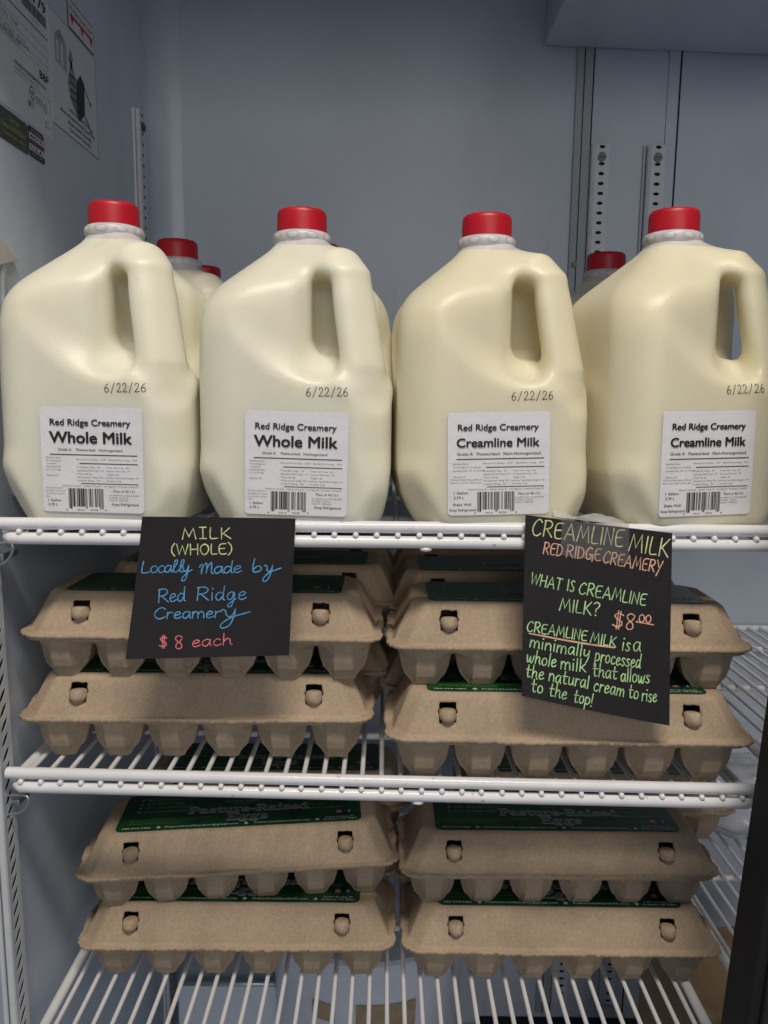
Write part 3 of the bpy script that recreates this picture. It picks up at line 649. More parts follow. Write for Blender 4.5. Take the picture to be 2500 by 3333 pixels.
# label: u,v in the label's own metres, y up, printed on the flat front face
LW, LH = .0790, .0795
def make_label(kind):
    y0 = -.0765
    def fn(u, v, level): return (u, y0 - .0012 - .00004 * level, v)
    b = MB(); poly = []
    for cx, cy, a0 in ((LW - .003, LH - .003, 0), (.003, LH - .003, 90), (.003, .003, 180), (LW - .003, .003, 270)):
        for k in range(5):
            a = R(a0 + k * 22.5); poly.append((cx + .003 * math.cos(a), cy + .003 * math.sin(a)))
    n = len(poly)
    v = [(x, y0 - .0009, z) for x, z in poly] + [(x, y0 + .0008, z) for x, z in poly]
    f = [tuple(range(n))] + [(i, n + i, n + (i + 1) % n, (i + 1) % n) for i in range(n)]
    b.add(v, f)
    p = Print(fn); X = lambda a: a * LW; Y = lambda a: (1 - a) * LH
    whole = kind == 'whole'
    p.text('Red Ridge Creamery', X(.10), X(.885), Y(.17), .062 * LH, 0, 0, 4, fat=.024)
    if whole: p.text('Whole Milk', X(.09), X(.895), Y(.335), .110 * LH, 0, 0, 5, fat=.040)
    else: p.text('Creamline Milk', X(.09), X(.895), Y(.330), .088 * LH, 0, 0, 5, fat=.034)
    if whole:
        for t, a, c in (('Grade A', .17, .30), ('Pasteurized', .35, .535), ('Homogenized', .57, .80)): p.text(t, X(a), X(c), Y(.412), .026 * LH, 2, .004)
    else:
        for t, a, c in (('Grade A', .09, .245), ('Pasteurized', .285, .505), ('Non-Homogenized', .545, .91)): p.text(t, X(a), X(c), Y(.412), .030 * LH, 2, .004)
    p.rect(X(.085), Y(.452), X(.945), Y(.444)); p.rect(X(.375), Y(.533), X(.95), Y(.526)); p.rect(X(.385), Y(.724), X(.95), Y(.718))
    s = .0150 * LH
    def small(t, a, c, y, h=s): p.text(t, X(a), X(c), Y(y), h, 1, 0.0, 1)
    small('Amount Per Serving', .345, .555, .497); small('% DV*', .58, .64, .497); small('Amount Per Serving', .665, .87, .497); small('%DV', .895, .945, .497)
    rows = [('Total Fat 3.25g   5%', .35, .58, 'Total Carb 4.6g   2%', .635, .86), ('Saturated Fat 2.3g 11%', .35, .615, 'Dietary Fiber 0g   0%', .64, .875), ('Trans Fat 0g', .35, .49, 'Sugars 6g', .645, .755),
            ('Cholesterol 14mg  5%', .35, .60, 'Includes 0g Added Sugars 0%', .625, .955), ('Sodium 49mg   2%', .35, .575, 'Protein 3.3g', .64, .78)]
    for i, (l, a, c, r_, d, e) in enumerate(rows): small(l, a, c, .572 + i * .032); small(r_, d, e, .572 + i * .032)
    small('Vitamin D 0mcg 0%   Calcium 113mg 9%   Iron 0mg 0%   Potassium 150mg 3%', .20, .945, .752)
    if whole:
        for t, a, c, y in (('Nutrition Facts', .045, .19, .485), ('76 Servings per', .045, .20, .514), ('Container', .05, .15, .542), ('Serving Size', .045, .195, .571), ('3.5 oz (100g)', .05, .185, .600), ('Calories 64', .045, .16, .655),
                           ('*Percent Daily Val-', .03, .205, .775), ('ues (DV) are based', .03, .22, .803), ('on a 2,000 calorie', .035, .22, .831), ('diet.', .035, .075, .857)): small(t, a, c, y)
        p.text('1 Gallon', X(.05), X(.18), Y(.900), .026 * LH, 2, .004); p.text('3.79 L', X(.05), X(.145), Y(.942), .026 * LH, 2, .004)
        bx0, bx1 = .255, .60; code = ('6', '44216', '90748', '9')
        p.text('Keep Refrigerated', X(.685), X(.945), Y(.928), .026 * LH, 2, .004)
        p.text('Plant # 40-131', X(.70), X(.91), Y(.800), .022 * LH, 2)
    else:
        for t, a, c, y in (('Nutrition Facts', .05, .20, .500), ('76 Servings per Container', .055, .325, .533), ('Serving Size 3.5 oz (100g)', .05, .36, .566), ('Calories 64', .05, .17, .626), ('*Percent Daily Values (DV) are', .03, .34, .655), ('based on a 2,000 calorie diet.', .03, .335, .684)): small(t, a, c, y)
        p.text('1 Gallon', X(.06), X(.20), Y(.790), .028 * LH, 2, .004); p.text('3.79 L', X(.06), X(.16), Y(.838), .028 * LH, 2, .004)
        p.text('Shake Well', X(.05), X(.23), Y(.905), .028 * LH, 2, .004); p.text('Keep Refrigerated', X(.018), X(.275), Y(.958), .026 * LH, 2, .004)
        bx0, bx1 = .29, .655; code = ('6', '44216', '90758', '8')
        p.text('Plant # 40-131', X(.695), X(.91), Y(.805), .024 * LH, 2)
    for i, (t, a) in enumerate((('Proudly Produced & Bottled By', .95), ('Red Ridge Creamery', .84), ('Lebanon, Oklahoma', .845))): small(t, .66, a, .836 + i * .024)
    # bar code
    rs = random.Random(11 if whole else 23); x = bx0; k = 0; unit = (bx1 - bx0) / 95
    pat = '101' + ''.join(rs.choice(['0001101', '0011001', '0010011', '0111101', '0100011', '0110001', '0101111']) for _ in range(6)) + '01010' + ''.join(rs.choice(['1110010', '1100110', '1101100', '1000010', '1011100', '1001110', '1010000']) for _ in range(6)) + '101'
    i = 0
    while i < len(pat):
        if pat[i] == '1':
            j = i
            while j < len(pat) and pat[j] == '1': j += 1
            long = i < 10 or i > 84 or 44 < i < 51
            p.rect(X(bx0 + i * unit), Y(.965 if long else .945), X(bx0 + j * unit), Y(.770)); i = j
        else: i += 1
    for t, a, c in ((code[0], bx0 - .03, bx0 - .012), (code[1], bx0 + .08, bx0 + .155), (code[2], bx0 + .21, bx0 + .285), (code[3], bx1 + .012, bx1 + .03)): p.text(t, X(a), X(c), Y(.985), .018 * LH, 1)
    return b, p
def make_jug(kind, lx, lz, lrot, dx, dz, drot, label, loc, rz, group):
    t = empty('milk_jug', loc, rz, label, 'milk jug', group)
    for nm, me in (('body', JUG if kind == 'whole' else JUG2), ('cap', CAPM), ('neck_ring', RINGM)):
        o = bpy.data.objects.new(nm, me); COL.objects.link(o); o.parent = t
        if nm != 'body': o.location = (0, 0, .0085)
        if nm == 'cap': o.rotation_euler = (0, 0, random.uniform(0, 6))
        if nm == 'neck_ring': o.rotation_euler = (0, 0, random.uniform(0, 6))
    lb, pr = make_label(kind)
    l = lb.build('label', M['paper'], t); l.location = (lx, 0, lz); l.rotation_euler = (0, R(lrot), 0)
    pr.build('lettering', [M['ink'], M['inkgrey'], M['ink']], l)
    def onjug(u, v, lv):
        c_, s_ = math.cos(R(drot)), math.sin(R(drot)); X = dx + u * c_ + v * s_; Z = dz - u * s_ + v * c_
        hit = JBVH.ray_cast(Vector((X, -.2, Z)), Vector((0, 1, 0)))[0]
        return (X - dx, (hit.y if hit else -.0765) - .0003 - .00002 * lv, Z - dz)
    d = Print(onjug)
    scribe(d, '6/22/26', (0, 0), (.0315, 0), .0064, .00055, 0, G, .22, 0, True, dense=True)
    # little feet on the typed figures
    o = d.build('date_stamp', [M['dateink']], t); o.location = (dx, 0, dz)
    return t
JY = .590 + .0765
FR = 'front row of milk jugs'
j1 = make_jug('whole', -.0350, .0130, .6, .0165, .1035, -1.0, 'leftmost labelled whole milk jug in the front row, beside the side wall', (-.2265, JY, Z1), R(-2.0), FR)
j2 = make_jug('whole', -.0362, .0130, 1.2, .0120, .1035, -.6, 'labelled whole milk jug in the front row, second from the side wall', (-.0705, JY, Z1), R(-1.0), FR)
j3 = make_jug('creamline', -.0385, .0135, -1.4, .0085, .1030, -2.2, 'labelled creamline milk jug in the front row, touching the whole milk jugs', (.0830, JY, Z1), R(3.5), FR)
j4 = make_jug('creamline', -.0440, .0140, -.9, .0075, .1070, -3.0, 'rightmost labelled creamline milk jug, its handle hole open to the back wall', (.2390, JY + .003, Z1), R(11.5), FR)
j1.scale.z = 1.014; j3.scale.z = .99; j4.scale.z = 1.014
BK = 'milk jugs behind the front row'; hid = ('label', 'date_stamp')
dup(j1, (-.2140, JY + .150, Z1), R(3), 'red capped milk jug half hidden directly behind the leftmost whole milk jug', BK, skip=hid)
dup(j1, (-.2240, JY + .309, Z1), R(-2), 'rearmost milk jug near the back wall, only part of its red cap showing', BK, skip=hid)
dup(j1, (-.0700, JY + .162, Z1), R(2), 'milk jug behind the second whole milk jug, only its right edge showing', BK, skip=hid)
dup(j4, (.2370, JY + .195, Z1), R(-3), 'red capped milk jug behind the rightmost creamline jug, in front of the wall channels', BK, skip=hid)

# ================================================================== egg cartons
ZL = .0060   # the tray's extra height under the lid
def lid_f(x, y, z, seed=3):
    z = z - ZL
    tt = np.clip((z - .036) / .0345, 0, 1)
    hx = .1435 - .0160 * tt; hy = .0505 - .0140 * tt
    d = rbox2(x, y, hx, hy, .007) * .93
    ch = (np.abs(x) + np.abs(y)) / 1.414 - (hx + hy - .0115) / 1.414      # chamfered corner columns
    d = smax(d, ch, .0014)
    # shallow pressed channel beside each corner column
    d = smax(d, z - .0705 - .0003 * waves(x, y, z, 60, 9), .0055)
    d = smax(d, .0345 - z, .001)
    d = d + .0003 * waves(x, y, z, 130, seed + 5)
    # hollow inside
    inn = smax(smax(rbox2(x, y, hx - .0032, hy - .0032, .006), z - .0672, .002), .030 - z, .001)
    inn = smax(inn, ch + .0032, .002)
    d = smax(d, -inn, .001)
    # flange with a torn edge
    wv = .0014 * waves(x, y, z * 0, 260, seed) + .0012 * waves(x, y, z * 0, 900, seed + 1)
    fl = smax(smax(rbox2(x, y, .1480 + wv, .0537 + wv, .016), -rbox2(x, y, .138, .0460, .010), .001), np.abs(z - 0.0362 - .0015 * waves(x, y, z * 0, 45, seed + 2)) - .0017, .0010)
    d = smin(d, fl, .0025)
    # torn ears at the flange ends
    for sx in (-1, 1):
        e = np.sqrt(((x - sx * .1462) / .0030) ** 2 + ((y + .010) / .010) ** 2 + ((z - .0375) / .0045) ** 2) - 1
        d = smin(d, e * .0034 + .0008 * waves(x, y, z, 500, seed + 7), .003)
    # latch holes in the sloping front
    for sx in (-1, 1):
        yy = y + .0410; zz = z - .0562
        a = R(-22.8); y2 = yy * math.cos(a) - zz * math.sin(a); z2 = yy * math.sin(a) + zz * math.cos(a)
        hb = np.maximum(np.maximum(np.abs(x - sx * .098) - .0068 - .0004 * waves(x, y, z, 700, seed), np.abs(z2 + .0005) - .0062 - .0005 * waves(x, y, z, 700, seed + 3)), np.abs(y2) - .012)
        d = smax(d, -hb, .0008)
        hb2 = np.maximum(np.maximum(np.abs(x - sx * .098) - .0078, np.abs(z2 - .004) - .0120), np.abs(y2) - .0010)
        d = smax(d, -hb2, .0012)
    return d
def tray_f(x, y, z):
    px = .0465; py = .0470
    cx = (np.clip(np.round(x / px - .5), -3, 2) + .5) * px; cy = (np.clip(np.round(y / py - .5), -1, 0) + .5) * py
    qx, qy = np.abs(x - cx), np.abs(y - cy)
    a = np.interp(z, [0, .004, .008, .0125, .020, .030, .0405], [.0088, .0098, .0128, .0166, .0192, .0210, .0226])
    k = np.interp(z, [0, .006, .012, .040], [1.75, 1.60, 1.40, 1.36])
    d = np.maximum(np.maximum(qx, qy) - a, (qx + qy - k * a) * .72) * .85
    # flat facet standing proud down the middle of each side
    rib = np.maximum(np.minimum(qx, qy) - np.interp(z, [0, .012, .040], [.0085, .0080, .0060]), np.maximum(qx, qy) - a - .0007) * .85
    d = smin(d, rib, .0008)
    d = smax(d, -z + .0002, .0025)
    web = smax(smax(np.abs(x) - .136, np.abs(y) - .040, .008), .0325 - z, .003)
    d = smin(d, web, .006)
    rim = smax(rbox2(x, y, .1440, .0512, .014), np.abs(z - .0390) - .0013, .001)
    d = smin(d, rim, .0015)
    return smax(d, z - .0412, .001)
P_, F_ = nets(lid_f, (-.154, -.060, .036), (.154, .060, .081), .0012); P_[:, 0] *= 1.02
o = mesh('lid', P_, F_, M['pulp'], None, True); LIDM = o.data; bpy.data.objects.remove(o)
P_, F_ = nets(lambda x, y, z: lid_f(x, y, z, 17), (-.154, -.060, .036), (.154, .060, .081), .0012); P_[:, 0] *= 1.02
o = mesh('lid', P_, F_, M['pulp'], None, True); LIDM2 = o.data; bpy.data.objects.remove(o)
P_, F_ = nets(tray_f, (-.150, -.056, -.003), (.150, .056, .044), .0014, 1); P_[:, 0] *= 1.02
o = mesh('tray', P_, F_, M['pulpdark'], None, True); TRAYM = o.data; bpy.data.objects.remove(o)
def latch_mesh(seed):
    rs = np.random.RandomState(seed)
    f = lambda x, y, z: smax(np.sqrt((x / .0072) ** 2 + ((y - .001) / .0085) ** 2 + ((z + .0002) / .0078) ** 2) * .0064 - .0064 + .0006 * waves(x, y, z, 300, seed), (z - .0052 + .25 * y), .002)
    P, F = nets(f, (-.009, -.010, -.011), (.009, .010, .009), .0009, 1)
    o = mesh('latch', P, F, M['pulp'], None, True); me = o.data; bpy.data.objects.remove(o); return me
LATCH = [latch_mesh(5), latch_mesh(8)]
# green label on the lid: u right (0..EW), v up towards the back (0..EH)
EW, EH = .2330, .0640
def carton_label(parent):
    zt = .0706 + ZL
    def fn(u, v, lv): return (u - EW / 2, v - EH / 2 - .0005, zt + .0007 + .00003 * lv)
    b = MB(); poly = []
    for cx, cy, a0 in ((EW - .006, EH - .006, 0), (.006, EH - .006, 90), (.006, .006, 180), (EW - .006, .006, 270)):
        for k in range(5): a = R(a0 + k * 22.5); poly.append((cx + .006 * math.cos(a) - EW / 2, cy + .006 * math.sin(a) - EH / 2 - .0005))
    b.prism(poly, zt - .0012, zt + .0005)
    l = b.build('label', M['green'], parent)
    p = Print(fn)
    mats = [M['greentxt'], M['greendim'], M['greenyel'], M['outline'], M['titlefill'], M['pinkicon'], M['blueicon']]
    for s_, lv, wd, mi in ((0, 0, .0027, 3), (1, 30, .0010, 4)):
        p.lift = 0.0
        scribe(p, 'Pasture-Raised', (.065, .0262), (.1815, .0262), .0105, wd, mi, GS, .10, 0, True, level=lv)
        scribe(p, 'Eggs', (.1035, .0118), (.1420, .0118), .0110, wd, mi, GS, .10, 0, True, level=lv)
    for i, t in enumerate(('NO CORN/NO SOY', 'NO VACCINES', 'NO ANTIBIOTICS', 'NO HORMONES')):
        y = .0535 - i * .0075; p.text(t, .021, .021 + (.048, .036, .046, .042)[i], y, .0034, 1, .01, 1); p.disc(.0155, y + .0016, .0014, .0014, 1)
    for i in range(3): p.text('OUR HENS ARE PASTURE RAISED AND FED LOCAL GRAIN', .010, .088 - i * .014, .0178 - i * .0036, .0019, 2, .01, 1)
    p.text('580-504-0486', .006, .033, .0030, .0026, 0, .02, 1); p.text('PrairieCreekRanches@gmail.com', .046, .115, .0032, .0026, 0, .02, 1)
    p.text('PrairieCreekRanchOK.com', .130, .183, .0032, .0026, 0, .02, 1); p.text('11679 US Hwy 77', .198, .226, .0062, .0022, 0, .02, 1); p.text('Ardmore, OK 73401', .196, .228, .0026, .0022, 0, .02, 1)
    for x in (.040, .1225, .1905): p.disc(x, .0042, .0024, .0024, 0, 0, 4)
    # monogram and ranch name
    scribe(p, 'PR', (.112, .0520), (.120, .0500), .0060, .0008, 1, G, .05, 0, True)
    p.text('PRAIRIE CREEK', .099, .133, .0440, .0030, 1, .01, 1); p.text('RANCH', .109, .124, .0396, .0030, 1, .01, 1)
    # size boxes and dates
    p.text('[X] Size', .196, .214, .0560, .0024, 1, .01, 1); p.text('[ ]Medium [ ]Large [X]XL [ ]J', .182, .227, .0490, .0024, 1, .01, 1)
    for t, y in (('Pack Date:', .0390), ('Exp. Date:', .0320)): p.text(t, .182, .198, y, .0026, 1, .01, 1)
    p.text('OK LIC #: EPR-538', .182, .215, .0245, .0026, 1, .01, 1)
    # social icons
    p.rect(.2085, .0140, .2140, .0195, 5, 0); p.disc(.21125, .01675, .0017, .0017, 0, 3); p.disc(.21125, .01675, .0010, .0010, 5, 6)
    p.rect(.2185, .0140, .2240, .0195, 6, 0); p.text('f', .2203, .2226, .0146, .0042, 0, .03, 2, 3)
    p.build('lettering', mats, l)
def make_carton(loc, rz, label, group):
    t = empty('egg_carton', loc, rz, label, 'egg carton', group)
    for nm, me in (('lid', LIDM), ('tray', TRAYM)):
        o = bpy.data.objects.new(nm, me); COL.objects.link(o); o.parent = t
    for i, sx in enumerate((-1, 1)):
        o = bpy.data.objects.new('latch', LATCH[i]); COL.objects.link(o); o.parent = t; o.location = (sx * .0999, -.0432, .0545 + ZL)
    carton_label(t)
    return t
GU, GL = 'egg cartons on the upper egg shelf', 'egg cartons on the lowest shelf'
CP = .0729
c0 = make_carton((-.1585, .6660, Z2 + .002), R(.4), 'brown egg carton directly under the whole milk sign, bottom of its stack', GU)
def carton(x, y, z, rz, label, group, tilt=(0, 0), alt=False):
    c = dup(c0, (x, y, z), R(rz), label, group, (R(tilt[0]), R(tilt[1])))
    if alt:
        for ch in c.children:
            if ch.name.startswith('lid'): ch.data = LIDM2
    return c
carton(-.1515, .6620, Z2 + .002 + CP, -.4, 'brown egg carton partly behind the square whole milk sign, top of its stack', GU, alt=True)
carton(.1540, .6400, Z2 - .002, -.3, 'bottom egg carton under the creamline sign, its green label half exposed', GU, alt=True)
carton(.1550, .6560, Z2 - .002 + CP, -.6, 'brown egg carton crossed by the tall creamline milk sign, top of its stack', GU)
carton(-.1380, .7780, Z2 + .002, .8, 'bottom egg carton in shadow behind the stack with the whole milk sign', GU)
carton(-.1330, .7760, Z2 + .002 + CP, -1.0, 'shaded brown egg carton right behind the carton with the whole milk sign', GU, alt=True)
carton(-.1320, .8900, Z2 + .002 + CP, .5, 'darkest brown egg carton farthest back on the left of the upper egg shelf', GU)
carton(.1480, .7560, Z2 - .002, .5, 'bottom egg carton in shadow behind the stack with the creamline sign', GU)
carton(.1520, .7720, Z2 - .002 + CP, .8, 'shaded brown egg carton right behind the carton with the creamline sign', GU, alt=True)
carton(.1530, .8850, Z2 - .002 + CP, -.5, 'darkest brown egg carton farthest back on the right of the upper egg shelf', GU)
carton(-.1360, .7040, Z3, .2, 'brown egg carton on the lowest shelf wires, left stack, under the tilted carton', GL)
carton(-.1360, .7120, Z3 + CP, 5.0, 'brown egg carton turned slightly askew on top of the lowest left stack', GL, (0, -.9), alt=True)
carton(.1720, .7020, Z3, -.2, 'brown egg carton on the lowest shelf wires, right stack, lit on its front', GL, alt=True)
carton(.1690, .7100, Z3 + CP, .2, 'egg carton on top of the lowest right stack, in shade, green label whole', GL)
carton(-.1300, .8200, Z3, 0, 'brown egg carton in the dark behind the lowest left stack, bottom one', GL)
carton(-.1200, .8240, Z3 + CP, 1, 'brown egg carton in the dark behind the askew carton', GL)
carton(.1650, .8160, Z3, 0, 'brown egg carton in the dark behind the lowest right stack, bottom one', GL)
carton(.2360, .8250, Z3 + CP, -1, 'egg carton behind the lowest right stack, sticking out over the bare wires', GL)

# ================================================================== paper signs
def bil_inv(c, x, y):
    (TL, TR, BR, BL) = [np.array(q, float) for q in c]; u = v = .5
    for _ in range(12):
        p = TL * (1 - u) * (1 - v) + TR * u * (1 - v) + BR * u * v + BL * (1 - u) * v - (x, y)
        du = (TR - TL) * (1 - v) + (BR - BL) * v; dv = (BL - TL) * (1 - u) + (BR - TR) * u
        A = np.array([[du[0], dv[0]], [du[1], dv[1]]]); s = np.linalg.solve(A, -p); u += s[0]; v += s[1]
    return u, v
def make_sign(corners, curl, draft, label):
    """corners TL TR BR BL in space; draft = the sheet's corners in the units its lettering is written in"""
    c = [Vector(q) for q in corners]; base = (c[0] + c[1]) / 2
    def S(u, v, off=0.0):
        p = c[0] * (1 - u) * (1 - v) + c[1] * u * (1 - v) + c[2] * u * v + c[3] * (1 - u) * v
        dz = curl(u, v); return (p[0] - base[0], p[1] + dz + off - base[1], p[2] - base[2])
    t = empty('paper_sign', base, 0, label, 'paper sign', 'handwritten black paper signs')
    n = 16; v = []; f = []
    for k in (0, .0004):
        v += [S(i / n, j / n, k) for j in range(n + 1) for i in range(n + 1)]
    N = (n + 1) ** 2
    for j in range(n):
        for i in range(n):
            a = j * (n + 1) + i; q = (a, a + n + 1, a + n + 2, a + 1); f.append(q); f.append(tuple(x + N for x in q[::-1]))
    for i in range(n):
        for a, d in ((i, i + 1), (n * (n + 1) + i + 1, n * (n + 1) + i), ((i + 1) * (n + 1), i * (n + 1)), (i * (n + 1) + n, (i + 1) * (n + 1) + n)): f.append((a, d, d + N, a + N))
    autosmooth(mesh('sheet', v, f, M['sign'], t, True), 40)
    def fn(x, y, lv):
        u, w_ = bil_inv(draft, x, y); return S(u, w_, -.00025 - .00002 * lv)
    return t, Print(fn), S
SG1 = [(-.1860, .5840, -.0928), (-.0680, .5840, -.0930), (-.0730, .5770, -.2002), (-.1985, .5700, -.2022)]
t, p, S1 = make_sign(SG1, lambda u, v: .006 * (v - v * v) * 2 * (1 - u), [(180, 105), (1555, 115), (1505, 1360), (40, 1397)],
                 'square black paper sign reading milk whole, eight dollars each, in blue and yellow marker')
W1 = 10
scribe(p, 'MJLK', (540, 308), (975, 298), 100, W1, 0, gap=.22, jit=.03)
scribe(p, '(WHOLE)', (440, 452), (985, 440), 95, W1, 0, gap=.14, jit=.03)
scribe(p, '1oca33', (172, 622), (560, 606), 104, W1, 1, gap=.0, shear=.12); scribe(p, '4', (515, 612), (625, 606), 108, W1, 1, shear=.1)
scribe(p, '7ade', (688, 625), (1072, 605), 102, W1, 1, gap=.02, shear=.12); scribe(p, 'b', (1170, 600), (1265, 598), 105, W1, 1, shear=.05); scribe(p, '5', (1275, 602), (1425, 596), 105, W1, 1, shear=.12)
scribe(p, 'Red', (322, 890), (568, 868), 120, W1, 1, gap=.06, shear=.10); scribe(p, 'Ridge', (668, 866), (1115, 850), 120, W1, 1, gap=.10, shear=.10)
scribe(p, 'Creamer', (285, 1036), (885, 1018), 100, W1, 1, gap=.06, shear=.08); scribe(p, '5', (890, 1020), (1155, 1000), 118, W1, 1, shear=.05)
scribe(p, '$', (340, 1285), (412, 1283), 88, W1, 2); scribe(p, '8', (478, 1305), (555, 1300), 118, W1, 2); scribe(p, 'each', (630, 1285), (990, 1262), 100, W1, 2, gap=.08, shear=.08)
p.build('lettering', [M['chalkyel'], M['chalkblue'], M['chalkred']], t)

SG2 = [(.1085, .5830, -.0882), (.2220, .5830, -.1012), (.2265, .5740, -.2535), (.1085, .5700, -.2285)]
t, p, S2 = make_sign(SG2, lambda u, v: -.002 * math.sin(math.pi * u) + .003 * (v - v * v), [(172, 60), (1488, 240), (1490, 1950), (152, 1757)],
                 'tall tilted black paper sign explaining creamline milk in green and peach marker')
W2 = 10.5
def wd(s, a, b_, h, mi, **k): scribe(p, s, a, b_, h, W2, mi, jit=.03, **k)
wd('CREAMLINE', (228, 245), (1035, 352), 150, 0); wd('MILK', (1092, 388), (1450, 445), 155, 0)
wd('RED', (330, 415), (495, 440), 108, 1); wd('RIDGE', (535, 442), (838, 478), 108, 1); wd('CREAMERY', (860, 492), (1390, 592), 106, 1)
wd('WHAT', (222, 700), (492, 748), 105, 2); wd('IS', (545, 752), (605, 760), 100, 2, gap=.3); wd('CREAMLINE', (648, 778), (1252, 878), 108, 2)
wd('MILK?', (480, 935), (830, 975), 115, 2)
wd('$', (955, 1062), (1050, 1072), 128, 1); wd('8', (1068, 1085), (1155, 1092), 140, 1); wd('.00', (1172, 1020), (1305, 1030), 66, 1, gap=.1); p.stroke([(1170, 1022), (1250, 1034), (1330, 1047)], 11, 1)
wd('CREAMLINE', (192, 1142), (722, 1208), 96, 2); wd('MILK', (757, 1218), (985, 1252), 94, 2)
p.stroke([(218, 1165), (500, 1205), (760, 1238), (975, 1258)], 14, 1)
wd('is', (1042, 1278), (1112, 1288), 128, 2, gap=.2); wd('a', (1145, 1285), (1212, 1290), 140, 2)
for s, a, b_ in (('minimally', (218, 1290), (748, 1362)), ('processed', (797, 1388), (1212, 1438)), ('whole', (192, 1430), (450, 1468)), ('milk', (493, 1475), (718, 1492)),
                 ('that', (780, 1522), (998, 1542)), ('allows', (1035, 1560), (1298, 1574)), ('the', (185, 1572), (342, 1592)), ('natural', (388, 1595), (742, 1642)),
                 ('cream', (788, 1655), (1062, 1702)), ('to', (1105, 1708), (1195, 1718)), ('rise', (1228, 1732), (1365, 1740)), ('to', (235, 1708), (335, 1718)), ('the', (390, 1732), (545, 1758)), ('top!', (610, 1772), (775, 1800))):
    wd(s, a, b_, 118, 2, gap=.12)
p.build('lettering', [M['chalkyel'], M['chalkor'], M['chalkgreen']], t)
b = MB(); n = 10
v = [S2(.24 + .46 * i / n, q, -.0009 - .0003 * math.sin(i * 2.1 + j)) for j, q in enumerate((.0, .06, .125, .19)) for i in range(n + 1)]
f = [(j * (n + 1) + i, (j + 1) * (n + 1) + i, (j + 1) * (n + 1) + i + 1, j * (n + 1) + i + 1) for j in range(3) for i in range(n)]
b.add(v, f); b.build('tape', M['tape'], t, True)
b = MB()
v = [tuple(Vector(S2(.20 + .52 * i / n, .0, 0)) + Vector((0, .003 + .009 * j, .0012 + .0022 * (j > 0) + .0025 * math.sin(i * .9 + j) * (j > 0)))) for j in (0, 1, 2) for i in range(n + 1)]
f = [(j * (n + 1) + i, j * (n + 1) + i + 1, (j + 1) * (n + 1) + i + 1, (j + 1) * (n + 1) + i) for j in range(2) for i in range(n)]
b.add(v, f); b.build('tape_flap', M['tapeedge'], t, True)

# ================================================================== stickers on the side wall (u runs to the back = +Y, v up)
def wall_fn(lv0): return lambda u, v, lv: (.0006 + .00006 * (lv + lv0), u, v)
def sticker(name, y0, z0, w_, h, label, m, rad=.002, cat='sticker'):
    t = empty(name, (XL, y0, z0), 0, label, cat)
    b = MB(); poly = []
    for cx, cy, a0 in ((w_ - rad, h - rad, 0), (rad, h - rad, 90), (rad, rad, 180), (w_ - rad, rad, 270)):
        for k in range(4): a = R(a0 + k * 30); poly.append((cx + rad * math.cos(a), cy + rad * math.sin(a)))
    n = len(poly)
    b.add([(.0005, y, z) for y, z in poly] + [(0, y, z) for y, z in poly], [tuple(range(n))] + [(i, n + i, n + (i + 1) % n, (i + 1) % n) for i in range(n)])
    b.build('backing', m, t)
    return t, Print(wall_fn(0))
# rating plate
t, p = sticker('rating_plate', .655, .237, .118, .122, 'white rating plate with BBF, a number and a bar code on the side wall', M['stk'])
p.text('052779', .060, .115, .1080, .0095, 0, .02, 3)
rs = random.Random(4); x = .066
while x < .114: wq = rs.choice((.0005, .0009, .0014)); p.rect(x, .0960, x + wq, .1055, 0); x += wq + rs.choice((.0004, .0007))
p.text('052779', .085, .100, .0915, .0025, 1, 0, 1)
p.rect(.0, .0868, .1165, .0878, 0)
p.rect(.113, .0165 + .04, .1135, .078, 1)
for yv in (.078, .070, .062, .0565): p.rect(0, yv, .113, yv + .0005, 1)
for tx, a, c, yv in (('MODEL  GDM', .02, .055, .0725), ('115 VOLTS  60 HZ', .02, .07, .0640), ('R-290  8.8 OZ', .03, .075, .0725 - .012), ('REFRIGERANT', .02, .06, .0580)): p.text(tx, a, c, yv, .0034, 1, .01, 1)
p.text('BBF', .095, .114, .0475, .0070, 0, .03, 2)
p.text('SUITABLE FOR REFRIGERATED FOODS', .045, .108, .0405, .0032, 0, .02, 1); p.text('ADAPTED FOR CONDITIONS', .045, .090, .0360, .0028, 1, .01, 1); p.rect(.045, .0335, .117, .0340, 1)
for cx, r_ in ((.077, .0058), (.104, .0040), (.077, .0035)):
    yc = .0275 if cx < .1 and r_ > .005 else (.0235 if r_ > .0037 else .0180)
    p.disc(cx, yc, r_, r_, 1, 0, 20); p.disc(cx, yc, r_ * .75, r_ * .75, 2, 1, 20); p.text('NSF' if r_ > .005 else 'UL', cx - r_ * .55, cx + r_ * .55, yc - r_ * .3, r_ * .7, 0, .02, 1, 2)
for a in (.085, .090, .095): p.text('E', a, a + .0035, .0225, .006, 1, .03, 1)
p.rect(.068, .0145, .0735, .0195, 1)
p.text('CERT', .101, .108, .0110, .0025, 1, .01, 1); p.text('LISTED', .101, .111, .0070, .0025, 1, .01, 1)
p.build('lettering', [M['ink'], M['greyprint'], M['stk']], t)
